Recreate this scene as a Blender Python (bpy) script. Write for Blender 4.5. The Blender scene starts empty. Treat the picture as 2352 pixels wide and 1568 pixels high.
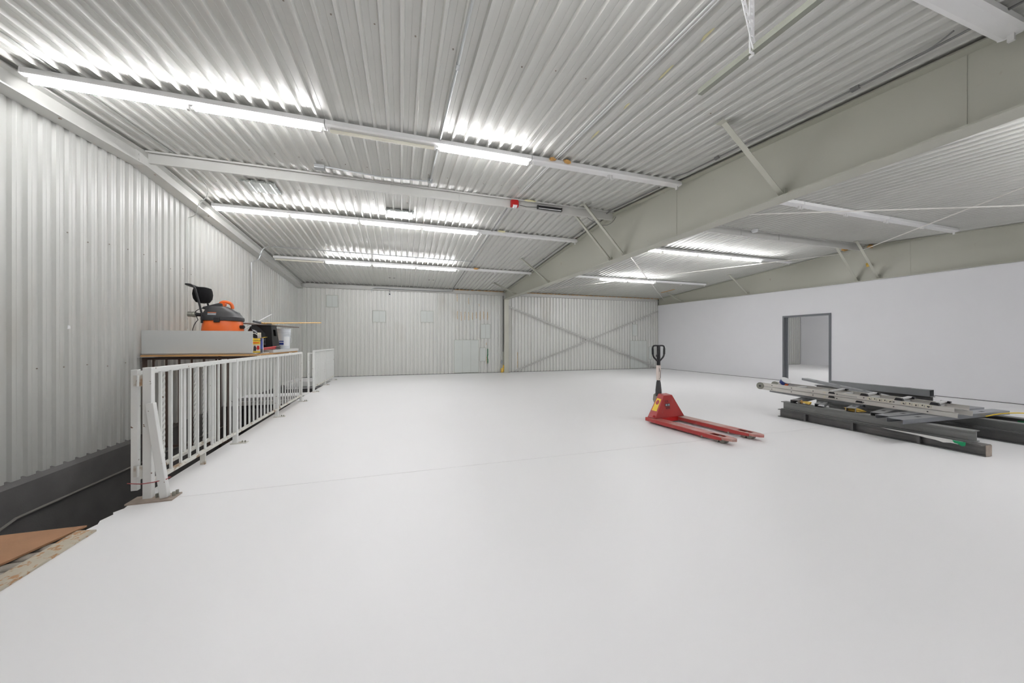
import bpy, bmesh, math, random
from mathutils import Vector, Matrix, Euler
random.seed(7)
R = math.radians
scene = bpy.context.scene
col = scene.collection

# ------------------------------------------------------------------ camera, world, exposure
cam_d = bpy.data.cameras.new('camera'); cam = bpy.data.objects.new('camera', cam_d); col.objects.link(cam)
cam_d.sensor_width = 36.0; cam_d.lens = 36.0 * 800.0 / 2352.0
cam_d.shift_y = 2.0 / 2352.0
cam_d.clip_start = 0.05; cam_d.clip_end = 200
cam.location = (0, 0, 1.30); cam.rotation_euler = (R(90), 0, -math.atan(254 / 800.0))
scene.camera = cam
world = bpy.data.worlds.new('world'); scene.world = world; world.use_nodes = True
world.node_tree.nodes['Background'].inputs[0].default_value = (0.55, 0.57, 0.6, 1)
world.node_tree.nodes['Background'].inputs[1].default_value = 0.02
vs = scene.view_settings
vs.view_transform = 'Standard'; vs.look = 'None'; vs.gamma = 1.0; vs.use_curve_mapping = False
vs.exposure = 0.94
cy = scene.cycles
cy.use_light_tree = False
cy.max_bounces = 8; cy.diffuse_bounces = 6; cy.glossy_bounces = 3; cy.transmission_bounces = 2
cy.caustics_reflective = False; cy.caustics_refractive = False
TUBE_POWER = 40.0

# ------------------------------------------------------------------ materials
def principled(name):
    m = bpy.data.materials.new(name); m.use_nodes = True
    return m, m.node_tree, m.node_tree.nodes['Principled BSDF']

def pmat(name, c, rough=0.5, metal=0.0, var=0.06, scale=3.0, bump=0.0, bscale=60.0, spec=0.5,
         stain=None, sscale=6.0, slo=0.62, shi=0.72, stretch=(1, 1, 1)):
    m, nt, b = principled(name)
    N, L = nt.nodes, nt.links
    tc = N.new('ShaderNodeTexCoord'); mp = N.new('ShaderNodeMapping'); mp.inputs['Scale'].default_value = stretch
    L.new(tc.outputs['Object'], mp.inputs['Vector'])
    nz = N.new('ShaderNodeTexNoise'); nz.inputs['Scale'].default_value = scale; nz.inputs['Detail'].default_value = 2
    L.new(mp.outputs[0], nz.inputs['Vector'])
    mx = N.new('ShaderNodeMix'); mx.data_type = 'RGBA'
    mx.inputs[6].default_value = tuple(max(0, k * (1 - var)) for k in c) + (1,)
    mx.inputs[7].default_value = tuple(min(1, k * (1 + var)) for k in c) + (1,)
    L.new(nz.outputs['Fac'], mx.inputs[0]); out = mx.outputs[2]
    if stain:
        n2 = N.new('ShaderNodeTexNoise'); n2.inputs['Scale'].default_value = sscale; n2.inputs['Detail'].default_value = 3
        L.new(mp.outputs[0], n2.inputs['Vector'])
        rp = N.new('ShaderNodeValToRGB'); rp.color_ramp.elements[0].position = slo; rp.color_ramp.elements[1].position = shi
        L.new(n2.outputs['Fac'], rp.inputs[0])
        m2 = N.new('ShaderNodeMix'); m2.data_type = 'RGBA'; m2.inputs[7].default_value = tuple(stain) + (1,)
        L.new(out, m2.inputs[6]); L.new(rp.outputs[0], m2.inputs[0]); out = m2.outputs[2]
    L.new(out, b.inputs['Base Color'])
    b.inputs['Roughness'].default_value = rough; b.inputs['Metallic'].default_value = metal
    b.inputs['Specular IOR Level'].default_value = spec
    if bump:
        n3 = N.new('ShaderNodeTexNoise'); n3.inputs['Scale'].default_value = bscale; n3.inputs['Detail'].default_value = 3
        L.new(mp.outputs[0], n3.inputs['Vector'])
        bp = N.new('ShaderNodeBump'); bp.inputs['Strength'].default_value = bump; bp.inputs['Distance'].default_value = 0.01
        L.new(n3.outputs['Fac'], bp.inputs['Height']); L.new(bp.outputs[0], b.inputs['Normal'])
    return m

def emit(name, c, s):
    m, nt, b = principled(name)
    b.inputs['Base Color'].default_value = (0.9, 0.9, 0.9, 1)
    b.inputs['Emission Color'].default_value = tuple(c) + (1,); b.inputs['Emission Strength'].default_value = s
    return m

M = {}
M['floor'] = pmat('white_epoxy_floor', (0.915, 0.91, 0.92), 0.40, var=0.015, scale=0.7, spec=0.35)
M['joint'] = pmat('dark_joint', (0.10, 0.095, 0.09), 0.9)
M['sheet'] = pmat('painted_steel_sheet', (0.60, 0.605, 0.575), 0.30, var=0.05, scale=1.3, spec=0.6)
M['ceil_sheet'] = pmat('painted_ceiling_sheet', (0.60, 0.60, 0.57), 0.31, var=0.04, scale=1.1, spec=0.55)
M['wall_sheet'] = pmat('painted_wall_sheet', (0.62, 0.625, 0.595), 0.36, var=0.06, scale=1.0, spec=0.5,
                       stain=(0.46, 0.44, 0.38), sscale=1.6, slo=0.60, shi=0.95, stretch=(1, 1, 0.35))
M['dark_back'] = pmat('dark_backing', (0.03, 0.03, 0.03), 0.95)  # near-black colour of the backing slabs behind the sheets and of ceiling slots
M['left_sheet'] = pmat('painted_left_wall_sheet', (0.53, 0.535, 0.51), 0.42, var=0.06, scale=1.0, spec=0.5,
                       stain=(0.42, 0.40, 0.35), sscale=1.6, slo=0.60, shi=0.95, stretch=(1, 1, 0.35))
M['beam'] = pmat('grey_green_beam_paint', (0.47, 0.47, 0.405), 0.45, var=0.05, scale=0.8, stain=(0.40, 0.34, 0.27), sscale=5, slo=0.70, shi=0.78)
M['purlin'] = pmat('grey_purlin_paint', (0.60, 0.60, 0.575), 0.40, var=0.04)
M['drywall'] = pmat('white_painted_drywall', (0.83, 0.83, 0.855), 0.7, var=0.02, scale=1.5, spec=0.3)
M['housing'] = pmat('white_enamel', (0.83, 0.83, 0.83), 0.35, var=0.02)
M['socket'] = pmat('white_socket', (0.7, 0.7, 0.68), 0.4)
M['tube_on'] = emit('lit_tube', (0.99, 0.985, 1.0), TUBE_POWER)
M['tube_on'].cycles.emission_sampling = 'FRONT'
M['tube_off'] = pmat('dead_tube', (0.80, 0.77, 0.66), 0.15)
M['rail'] = pmat('white_rail_paint', (0.78, 0.79, 0.77), 0.42, var=0.05, scale=6, stain=(0.17, 0.09, 0.05), sscale=26, slo=0.70, shi=0.72)
M['rail_dirty'] = pmat('worn_rail_paint', (0.66, 0.65, 0.60), 0.5, var=0.08, scale=6, stain=(0.33, 0.22, 0.13), sscale=9, slo=0.55, shi=0.68)
M['rust'] = pmat('rusty_steel', (0.085, 0.055, 0.042), 0.75, var=0.35, scale=9, bump=0.2)
M['rust_plate'] = pmat('rusty_base_plate', (0.36, 0.30, 0.25), 0.7, var=0.3, scale=14)
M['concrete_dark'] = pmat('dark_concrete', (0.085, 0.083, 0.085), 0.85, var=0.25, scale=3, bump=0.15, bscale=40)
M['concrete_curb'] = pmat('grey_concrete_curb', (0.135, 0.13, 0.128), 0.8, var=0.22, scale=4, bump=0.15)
M['conduit'] = pmat('galvanised_conduit', (0.52, 0.54, 0.55), 0.32, metal=0.75, var=0.08)
M['conduit_paint'] = pmat('painted_conduit', (0.55, 0.56, 0.54), 0.4)
M['cable'] = pmat('grey_cable', (0.19, 0.19, 0.185), 0.5)
M['black'] = pmat('black_plastic', (0.012, 0.012, 0.014), 0.38, var=0.2)
M['black_gloss'] = pmat('black_bag_film', (0.01, 0.01, 0.012), 0.15, var=0.2, bump=0.6, bscale=12)
M['charcoal'] = pmat('charcoal_plastic', (0.045, 0.045, 0.048), 0.5, var=0.15)
M['stool'] = pmat('stool_plastic', (0.018, 0.018, 0.018), 0.5, var=0.15, spec=0.25)
M['orange'] = pmat('orange_plastic', (0.80, 0.145, 0.02), 0.38, var=0.08)
M['red'] = pmat('red_enamel', (0.38, 0.035, 0.032), 0.42, var=0.12, scale=5, stain=(0.30, 0.09, 0.08), sscale=7, slo=0.6, shi=0.8)
M['red_worn'] = pmat('worn_red_enamel', (0.42, 0.12, 0.105), 0.5, var=0.2, scale=4, stain=(0.45, 0.29, 0.25), sscale=4, slo=0.42, shi=0.60, stretch=(1, 1, 1))
M['red_bright'] = pmat('bright_red', (0.47, 0.012, 0.012), 0.4)
M['yellow'] = pmat('yellow_print', (0.85, 0.60, 0.04), 0.45)
M['yellow_foam'] = pmat('yellow_foam', (0.70, 0.47, 0.10), 0.8, var=0.25, scale=20, bump=0.4)
M['orange_foam'] = pmat('orange_foam', (0.58, 0.33, 0.11), 0.8, var=0.3, scale=18, bump=0.4)
M['blue'] = pmat('blue_print', (0.02, 0.045, 0.26), 0.4)
M['white'] = pmat('white_plastic', (0.78, 0.79, 0.80), 0.4)
M['cream'] = pmat('cream_label', (0.72, 0.68, 0.57), 0.5)
M['ink'] = pmat('dark_ink', (0.04, 0.04, 0.045), 0.6)
M['bare'] = pmat('grey_cast_metal', (0.30, 0.30, 0.26), 0.5, metal=0.5, var=0.2)
M['pink_tape'] = pmat('pale_tape', (0.74, 0.65, 0.60), 0.5)
M['alu'] = pmat('ladder_aluminium', (0.70, 0.68, 0.64), 0.42, metal=0.25, var=0.08, scale=5)
M['rung'] = pmat('rung_aluminium', (0.68, 0.68, 0.67), 0.4, metal=0.25)
M['steel'] = pmat('dark_mill_steel', (0.125, 0.125, 0.125), 0.45, metal=0.35, var=0.2, scale=4, stain=(0.19, 0.18, 0.17), sscale=3, slo=0.5, shi=0.8)
M['steel_grey'] = pmat('grey_primed_steel', (0.25, 0.255, 0.25), 0.45, metal=0.4, var=0.15, scale=4)
M['galv'] = pmat('galvanised_stud', (0.34, 0.355, 0.38), 0.35, metal=0.6, var=0.12, scale=5)
M['galv_dark'] = pmat('dull_galvanised', (0.29, 0.30, 0.31), 0.42, metal=0.6, var=0.15, scale=5)
M['paper'] = pmat('torn_white_paper', (0.75, 0.74, 0.72), 0.8)
M['green'] = pmat('green_tape', (0.0, 0.29, 0.11), 0.5)
M['green_dark'] = pmat('dark_green_mark', (0.01, 0.16, 0.06), 0.6)
M['wood'] = pmat('new_timber', (0.55, 0.31, 0.12), 0.6, var=0.25, scale=2.5, stretch=(1, 9, 9))
M['wood_pole'] = pmat('varnished_pole', (0.66, 0.40, 0.12), 0.4, var=0.15)
M['ply'] = pmat('brown_plywood', (0.37, 0.195, 0.10), 0.7, var=0.2, scale=5, bump=0.1)
M['osb'] = pmat('strand_board', (0.50, 0.45, 0.36), 0.75, var=0.15, scale=20, stain=(0.42, 0.24, 0.12), sscale=42, slo=0.54, shi=0.60, stretch=(1, 0.6, 1))
M['weathered'] = pmat('weathered_board', (0.22, 0.19, 0.165), 0.8, var=0.2, scale=6)
M['grey_board'] = pmat('grey_painted_board', (0.58, 0.59, 0.58), 0.55, var=0.03, scale=2)
M['door_frame'] = pmat('grey_door_frame', (0.155, 0.165, 0.18), 0.4, var=0.06)
M['door_leaf'] = pmat('grey_door_leaf', (0.24, 0.25, 0.26), 0.45)
M['foil'] = pmat('foil_patch', (0.60, 0.635, 0.62), 0.22, metal=0.25, var=0.08, scale=8, bump=0.35, bscale=7)
M['caulk'] = pmat('grey_caulk', (0.44, 0.46, 0.42), 0.6)
M['cover'] = pmat('pale_cover_sheet', (0.57, 0.60, 0.575), 0.5, var=0.04)
M['twine'] = pmat('red_twine', (0.40, 0.10, 0.10), 0.8)
M['cord'] = pmat('yellow_cord', (0.75, 0.50, 0.02), 0.5)
M['strap'] = pmat('brace_strap', (0.43, 0.43, 0.41), 0.5)
M['rod'] = pmat('pale_brace_rod', (0.72, 0.70, 0.66), 0.5)
M['screw'] = pmat('screw_head', (0.27, 0.23, 0.19), 0.6)
M['corrugated_dark'] = pmat('dull_corrugated_steel', (0.34, 0.31, 0.27), 0.5, metal=0.4, var=0.2)
M['grip'] = pmat('grey_grip', (0.10, 0.11, 0.12), 0.6)
M['bucket'] = pmat('pale_grey_bucket', (0.62, 0.65, 0.68), 0.4)
M['rust_streak'] = pmat('tan_rust_streak', (0.55, 0.38, 0.19), 0.8, var=0.2, scale=12)
M['pit_pipe'] = pmat('dull_pit_pipe', (0.20, 0.19, 0.17), 0.6)
M['pale_foam'] = pmat('pale_foam', (0.74, 0.70, 0.44), 0.8, var=0.15, scale=14)
M['angle'] = pmat('shaded_angle_paint', (0.27, 0.28, 0.235), 0.5)  # darker than the other steel: shade on the bar is put into its colour
M['bag_cloth'] = pmat('black_bag_cloth', (0.010, 0.010, 0.011), 0.85, var=0.3, scale=20, spec=0.15)
M['silver'] = pmat('silver_label', (0.35, 0.38, 0.42), 0.3, metal=0.3)

# ------------------------------------------------------------------ mesh helpers
class MB:
    def __init__(s): s.v = []; s.f = []
    def add(s, vs_, fs_):
        o = len(s.v); s.v += [tuple(p) for p in vs_]; s.f += [tuple(i + o for i in f) for f in fs_]; return s
    def box(s, x0, x1, y0, y1, z0, z1):
        return s.add([(x0, y0, z0), (x1, y0, z0), (x1, y1, z0), (x0, y1, z0), (x0, y0, z1), (x1, y0, z1), (x1, y1, z1), (x0, y1, z1)],
                     [(0, 3, 2, 1), (4, 5, 6, 7), (0, 1, 5, 4), (1, 2, 6, 5), (2, 3, 7, 6), (3, 0, 4, 7)])
    def obox(s, c, size, rot=(0, 0, 0)):
        m = Euler(rot).to_matrix(); c = Vector(c); h = [k / 2 for k in size]
        vs_ = [c + m @ Vector((sx * h[0], sy * h[1], sz * h[2])) for sz in (-1, 1) for (sx, sy) in ((-1, -1), (1, -1), (1, 1), (-1, 1))]
        return s.add(vs_, [(0, 3, 2, 1), (4, 5, 6, 7), (0, 1, 5, 4), (1, 2, 6, 5), (2, 3, 7, 6), (3, 0, 4, 7)])
    def bar(s, p, q, w, h, up=(0, 0, 1)):
        p, q = Vector(p), Vector(q); d = (q - p).normalized(); up = Vector(up)
        if abs(d.dot(up)) > 0.98: up = Vector((1, 0, 0))
        a = d.cross(up).normalized(); b = a.cross(d).normalized()
        vs_ = []
        for o in (p, q):
            for (sa, sb) in ((-1, -1), (1, -1), (1, 1), (-1, 1)): vs_.append(o + a * sa * w / 2 + b * sb * h / 2)
        return s.add(vs_, [(3, 2, 1, 0), (4, 5, 6, 7), (0, 1, 5, 4), (1, 2, 6, 5), (2, 3, 7, 6), (3, 0, 4, 7)])
    def prism(s, poly, axis, a0, a1, m=None):
        def P(u, v, a):
            p = {'x': (a, u, v), 'y': (u, a, v), 'z': (u, v, a)}[axis]
            return tuple(m @ Vector(p)) if m else p
        n = len(poly)
        vs_ = [P(u, v, a0) for u, v in poly] + [P(u, v, a1) for u, v in poly]
        fs_ = [tuple(range(n))[::-1], tuple(range(n, 2 * n))] + [(i, (i + 1) % n, n + (i + 1) % n, n + i) for i in range(n)]
        return s.add(vs_, fs_)
    def tube(s, path, r, n=8, cap=True):
        path = [Vector(p) for p in path]; k = len(path)
        ref = Vector((0, 0, 1)); rings = []
        for i, p in enumerate(path):
            d = (path[min(i + 1, k - 1)] - path[max(i - 1, 0)]).normalized()
            a = d.cross(ref)
            if a.length < 0.05: a = d.cross(Vector((1, 0, 0)))
            a.normalize()
            if rings and a.dot(rings[-1][1]) < 0: a = -a
            b = d.cross(a).normalized(); rr = r[i] if isinstance(r, (list, tuple)) else r
            rings.append(([p + (a * math.cos(t) + b * math.sin(t)) * rr for t in (2 * math.pi * j / n for j in range(n))], a))
        vs_ = [v for ring, _ in rings for v in ring]; fs_ = []
        for i in range(k - 1):
            for j in range(n): fs_.append((i * n + j, i * n + (j + 1) % n, (i + 1) * n + (j + 1) % n, (i + 1) * n + j))
        if cap: fs_ += [tuple(range(n))[::-1], tuple(range((k - 1) * n, k * n))]
        return s.add(vs_, fs_)
    def cyl(s, p, q, r, n=16): return s.tube([p, q], r, n)
    def lathe(s, prof, n=24, c=(0, 0, 0), sx=1, sy=1, squ=2.0):
        vs_ = []; fs_ = []; k = len(prof)
        for (r, z) in prof:
            for j in range(n):
                t = 2 * math.pi * j / n; ct, st = math.cos(t), math.sin(t)
                g = (abs(ct) ** squ + abs(st) ** squ) ** (-1 / squ)
                vs_.append((c[0] + r * g * ct * sx, c[1] + r * g * st * sy, c[2] + z))
        for i in range(k - 1):
            for j in range(n): fs_.append((i * n + j, i * n + (j + 1) % n, (i + 1) * n + (j + 1) % n, (i + 1) * n + j))
        fs_ += [tuple(range(n))[::-1], tuple(range((k - 1) * n, k * n))]
        return s.add(vs_, fs_)
    def blob(s, c, rad, seed=0, amp=0.25, n=8):
        rnd = random.Random(seed); bm = bmesh.new(); bmesh.ops.create_icosphere(bm, subdivisions=2, radius=1.0)
        vs_ = []; bm.verts.ensure_lookup_table()
        for v in bm.verts:
            k = 1 + rnd.uniform(-amp, amp); vs_.append((c[0] + v.co.x * rad[0] * k, c[1] + v.co.y * rad[1] * k, c[2] + v.co.z * rad[2] * k))
        fs_ = [tuple(v.index for v in f.verts) for f in bm.faces]; bm.free()
        return s.add(vs_, fs_)
    def mesh(s, name, mat, smooth=False, bevel=0.0):
        me = bpy.data.meshes.new(name); me.from_pydata(s.v, [], s.f)
        bm = bmesh.new(); bm.from_mesh(me)
        bmesh.ops.recalc_face_normals(bm, faces=bm.faces)
        if bevel:
            ed = [e for e in bm.edges if len(e.link_faces) == 2 and e.calc_face_angle(0) > 0.6]
            bmesh.ops.bevel(bm, geom=ed, offset=bevel, segments=2, affect='EDGES', profile=0.5, clamp_overlap=True)
        bm.to_mesh(me); bm.free()
        if smooth:
            me.polygons.foreach_set('use_smooth', [True] * len(me.polygons))
            try: me.set_sharp_from_angle(angle=R(38))
            except Exception: pass
        me.materials.append(M[mat] if isinstance(mat, str) else mat)
        return me
    def build(s, name, mat, parent=None, smooth=False, bevel=0.0):
        o = bpy.data.objects.new(name, s.mesh(name, mat, smooth, bevel)); col.objects.link(o)
        if parent is not None: o.parent = parent
        return o

def link(name, me, parent=None, loc=(0, 0, 0), rot=(0, 0, 0)):
    o = bpy.data.objects.new(name, me); col.objects.link(o); o.location = loc; o.rotation_euler = rot
    if parent is not None: o.parent = parent
    return o
def tag(o, label, cat, group=None):
    o['label'] = label; o['category'] = cat
    if group: o['group'] = group
    return o
def thing(name, label, cat, loc=(0, 0, 0), rz=0.0, group=None, rot=None):
    o = bpy.data.objects.new(name, None); col.objects.link(o); o.empty_display_size = 0.1
    o.location = loc; o.rotation_euler = rot if rot else (0, 0, rz)
    return tag(o, label, cat, group)
def struct(o, label=None, cat=None):
    o['kind'] = 'structure'
    if label: o['label'] = label
    if cat: o['category'] = cat
    return o
def label(o, t): o['label'] = t; return o
def text(name, body, size, mat, parent, loc, rot, ext=0.0008):
    cu = bpy.data.curves.new(name, 'FONT'); cu.body = body; cu.size = size; cu.extrude = ext; cu.align_x = 'CENTER'; cu.align_y = 'CENTER'
    tmp = bpy.data.objects.new(name + '_tmp', cu); col.objects.link(tmp)
    dg = bpy.context.evaluated_depsgraph_get(); me = bpy.data.meshes.new_from_object(tmp.evaluated_get(dg))
    bpy.data.objects.remove(tmp); bpy.data.curves.remove(cu)
    me.materials.clear(); me.materials.append(M[mat])
    return link(name, me, parent, loc, rot)

# ------------------------------------------------------------------ room dimensions
RY, RZ = 6.25, 4.03
def roof(y): return RZ - 0.083 * (RY - y) if y < RY else RZ - 0.062 * (y - RY)
XL, XR, YB, YF = -3.62, 12.36, 14.54, -2.0
RIB = 0.036
def flange_z(y):
    return 2.97 + (y + 2) / 8.5 * 0.06 if y < 6.5 else 3.03 + (y - 6.5) / 8.0 * 0.14

PITCH = 0.1524
# one pitch of a ribbed sheet: (position, height towards the room)
WALL_PROF = [(0, 0.034), (0.0365, 0.034), (0.0405, 0.031), (0.0445, 0.034), (0.094, 0.034), (0.103, 0.0), (0.1434, 0.0)]
LEFT_PROF = [(0, 0.026), (0.0365, 0.026), (0.0405, 0.0235), (0.0445, 0.026), (0.082, 0.026), (0.101, 0.002), (0.1334, 0.002)]
CEIL_PROF = [(0, 0), (0.036, 0), (0.040, 0.0025), (0.044, 0), (0.096, 0), (0.107, RIB), (0.1315, RIB), (0.1425, 0)]
def sheet_mesh(u0, n_pitch, vlist, prof, fn, umin=-1e9, umax=1e9):
    us = []
    for k in range(n_pitch):
        for (a, h) in prof: us.append((u0 + k * PITCH + a, h))
    us.append((u0 + n_pitch * PITCH, prof[0][1]))
    us = [(min(max(u, umin), umax), h) for u, h in us if u > umin - 0.05 and u < umax + 0.05]
    mb = MB(); nv = len(vlist)
    vs_ = [fn(u, v, h) for (u, h) in us for v in vlist]
    fs_ = [(i * nv + j, (i + 1) * nv + j, (i + 1) * nv + j + 1, i * nv + j + 1) for i in range(len(us) - 1) for j in range(nv - 1)]
    mb.add(vs_, fs_); return mb

# ------------------------------------------------------------------ floor
def slab(mb, poly, z0=-0.22, z1=0.0): mb.prism(poly, 'z', z0, z1)
JY = 3.64
fl = MB()
edge = [(-2.02, 2.2), (-2.03, 3.10), (-2.085, 3.20), (-2.07, 3.27), (-2.095, 3.33), (-2.075, 3.42), (-2.10, 3.46), (-2.07, 3.52), (-2.09, JY - 0.003)]
slab(fl, [(-2.02, YF), (XR + 0.2, YF), (XR + 0.2, JY - 0.003)] + edge[::-1])
slab(fl, [(-2.09, JY + 0.003), (XR + 0.2, JY + 0.003), (XR + 0.2, YB), (-2.25, YB), (-2.25, 9.0)])
slab(fl, [(XL, 12.95), (-2.25, 12.95), (-2.25, YB), (XL, YB)])
slab(fl, [(XL, YF), (-2.02, YF), (-2.02, 0.2), (XL, 0.2)])
floor = struct(fl.build('floor', 'floor'), 'white painted concrete floor of the warehouse hall', 'floor')
mb = MB().box(-2.0, XR, JY - 0.03, JY + 0.03, -0.21, -0.018); mb.build('floor_joint', 'joint', floor)
# landing that bridges the stair pit between the two railings
ld = MB().box(XL, -2.26, 9.02, 10.15, -0.16, -0.012)
landing = struct(ld.build('floor_landing', 'concrete_curb'), 'steel landing bridging the pit between the two railings', 'landing')
MB().box(XL, -2.26, 8.96, 9.02, -0.075, 0.012).build('edge_channel', 'rail', landing)
MB().box(XL, -2.26, 9.72, 10.22, -0.012, 0.006).build('painted_strip', 'floor', landing)
# far end of the second pit
struct(MB().box(XL, -2.26, 12.89, 12.95, -0.14, 0.01).build('trim_1', 'rail'), 'white steel edge of the far end of the pit', 'edge trim')
# stair pit
pit = MB()
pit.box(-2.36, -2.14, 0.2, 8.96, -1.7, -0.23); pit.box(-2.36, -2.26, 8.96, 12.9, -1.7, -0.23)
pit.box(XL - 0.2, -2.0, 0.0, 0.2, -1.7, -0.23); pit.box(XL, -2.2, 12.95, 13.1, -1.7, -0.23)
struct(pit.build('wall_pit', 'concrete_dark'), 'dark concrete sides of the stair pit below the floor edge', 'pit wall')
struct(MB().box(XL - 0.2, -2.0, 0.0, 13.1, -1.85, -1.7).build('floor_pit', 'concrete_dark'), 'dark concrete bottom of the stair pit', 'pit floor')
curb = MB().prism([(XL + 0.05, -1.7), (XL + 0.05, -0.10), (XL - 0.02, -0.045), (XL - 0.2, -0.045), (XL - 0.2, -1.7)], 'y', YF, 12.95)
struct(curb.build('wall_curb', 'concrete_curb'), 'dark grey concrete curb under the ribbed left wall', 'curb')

# ------------------------------------------------------------------ ribbed walls and ceiling
NP = 6; W = NP * PITCH
def rafter_z(y): return roof(y) - 0.27
wl = struct(MB().box(XL - 0.2, XL - 0.04, YF - 0.1, YB + 0.2, -0.05, 4.3).build('wall_left', 'dark_back'), 'ribbed off-white steel wall on the left beside the pit', 'wall')
y = YF; k = 0
while y < YB - 0.02:
    n = min(NP, int(math.ceil((YB - y) / PITCH)))
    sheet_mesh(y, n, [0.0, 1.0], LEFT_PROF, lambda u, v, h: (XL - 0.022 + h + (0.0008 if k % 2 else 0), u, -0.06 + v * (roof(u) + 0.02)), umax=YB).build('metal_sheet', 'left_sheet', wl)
    y += W; k += 1
wb = struct(MB().box(XL - 0.2, XR + 11, YB + 0.04, YB + 0.2, -0.2, 4.3).build('wall_back', 'dark_back'), 'ribbed off-white steel wall at the far end', 'wall')
x = XL; k = 0
while x < XR - 0.05:
    n = min(NP, int(math.ceil((XR - x) / PITCH)))
    sheet_mesh(x, n, [0.012, 3.62], WALL_PROF, lambda u, v, h: (u, YB + 0.03 - h + (0.0008 if k % 2 else 0), v), umax=XR).build('metal_sheet', 'wall_sheet', wb)
    x += W; k += 1
wf = struct(MB().box(XL - 0.2, XR + 0.2, YF - 0.2, YF - 0.03, -0.2, 4.0).build('wall_front', 'drywall'), 'plain wall behind the viewpoint', 'wall')
ce = MB()
for a, b in ((YF - 0.2, RY), (RY, YB + 0.2)):
    ce.prism([(a, roof(a) + 0.03), (b, roof(b) + 0.03), (b, roof(b) + 0.15), (a, roof(a) + 0.15)], 'x', XL - 0.2, XR + 11)
ceil = struct(ce.build('ceiling', 'dark_back'), 'ribbed off-white steel ceiling with a shallow ridge', 'ceiling')
x = XL; k = 0
while x < XR + 0.1:
    for a, b in ((YF, RY - 0.002), (RY + 0.002, YB + 0.03)):
        me = sheet_mesh(x, NP, [a, b], CEIL_PROF, lambda u, v, h: (u, v, roof(v) - h - (0.0008 if k % 2 else 0)))
        me.build('metal_sheet', 'ceil_sheet', ceil)
    x += W; k += 1

# ------------------------------------------------------------------ right wall with doorway
DY0, DY1, DZ = 7.10, 8.50, 2.19
wr = MB()
def wall_piece(y0, y1, z0f, z1f):
    wr.prism([(y0, z0f), (y1, z0f), (y1, z1f(y1)), (y0, z1f(y0))], 'x', XR, XR + 0.16)
topf = lambda y: flange_z(y) - 0.006
for a, b in ((YF, 2.0), (2.0, DY0)): wall_piece(a, b, 0, topf)
for a, b in ((DY1, 11.0), (11.0, YB)): wall_piece(a, b, 0, topf)
wall_piece(DY0, DY1, DZ, topf)
wright = struct(wr.build('wall_right', 'drywall'), 'smooth white partition wall with an open doorway on the right', 'wall')
bb = MB()
for (a, b) in ((YF, DY0 - 0.05), (DY1 + 0.05, YB)): bb.box(XR - 0.006, XR, a, b, 0.0, 0.012)
struct(bb.build('base_gap_right', 'joint'), 'dark ragged gap at the foot of the white partition', 'gap')  # dark strip on the wall face stands for the gap, no baseboard
dr = struct(MB().box(XR - 0.02, XR + 0.19, DY0, DY1, DZ - 0.055, DZ).build('door_1', 'door_frame'), 'open doorway in grey steel frame on the white partition', 'door')
for (a, b) in ((DY0, DY0 + 0.055), (DY1 - 0.055, DY1)): MB().box(XR - 0.02, XR + 0.19, a, b, 0, DZ - 0.055).build('jamb', 'door_frame', dr)
MB().box(XR + 0.05, XR + 0.10, DY1 - 0.085, DY1 - 0.055, 0, DZ - 0.055).build('door_stop', 'door_frame', dr)
MB().box(XR + 0.155, XR + 0.165, DY1 - 0.068, DY1 - 0.054, 0, DZ - 0.06).build('seal', 'white', dr)
ang = math.atan(0.47)
leaf = MB().box(0, 1.25, -0.045, 0, 0.01, 2.12).build('door_leaf', 'door_leaf', dr)
leaf.location = (XR + 0.2, DY0 + 0.06, 0); leaf.rotation_euler = (0, 0, ang)
hb = MB().cyl((1.12, 0, 1.05), (1.12, 0.085, 1.05), 0.012, 10); hb.bar((1.13, 0.08, 1.05), (0.99, 0.08, 1.05), 0.018, 0.018)
hb.build('lever_handle', 'bare', leaf)

# room beyond the doorway
nx0, nx1 = XR + 0.17, 22.6
struct(MB().box(nx0 + 0.03, nx1 + 0.2, 2.0, YB + 0.04, -0.22, 0.0).build('floor_adjoining', 'floor'), 'white floor of the room seen through the doorway', 'floor')
wnr = struct(MB().box(nx1, nx1 + 0.2, 2.0, YB + 0.04, 0, 4.0).build('wall_adjoining', 'drywall'), 'plain white wall of the room seen through the doorway', 'wall')
x = nx0 + 0.05
while x < nx1 - 0.05:
    n = min(NP, int(math.ceil((nx1 - x) / PITCH)))
    sheet_mesh(x, n, [0.012, 3.6], WALL_PROF, lambda u, v, h: (u, YB + 0.03 - h, v), umax=nx1).build('metal_sheet', 'wall_sheet', wb)
    x += W
struct(MB().box(nx0, nx1 + 0.2, 1.85, 2.0, -0.2, 4.0).build('wall_adjoining_front', 'drywall'), 'unseen near wall of the adjoining room', 'wall')
struct(MB().prism([(1.9, roof(1.9) - 0.04), (RY, roof(RY) - 0.04), (YB, roof(YB) - 0.04), (YB, roof(YB) - 0.01), (RY, roof(RY) - 0.01), (1.9, roof(1.9) - 0.01)], 'x', nx0, nx1 + 0.2).build('ceiling_adjoining', 'ceil_sheet'), 'ceiling of the adjoining room', 'ceiling')
cv = thing('cover_panel', 'pale cover sheet low on ribbed wall seen through the doorway', 'panel', (19.6, YB - 0.008, 0))
MB().box(0, 1.15, -0.006, 0, 0.01, 1.35).build('sheet', 'cover', cv); MB().box(-0.015, 1.165, -0.009, 0, 1.35, 1.37).build('edge_tape', 'caulk', cv)

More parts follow.
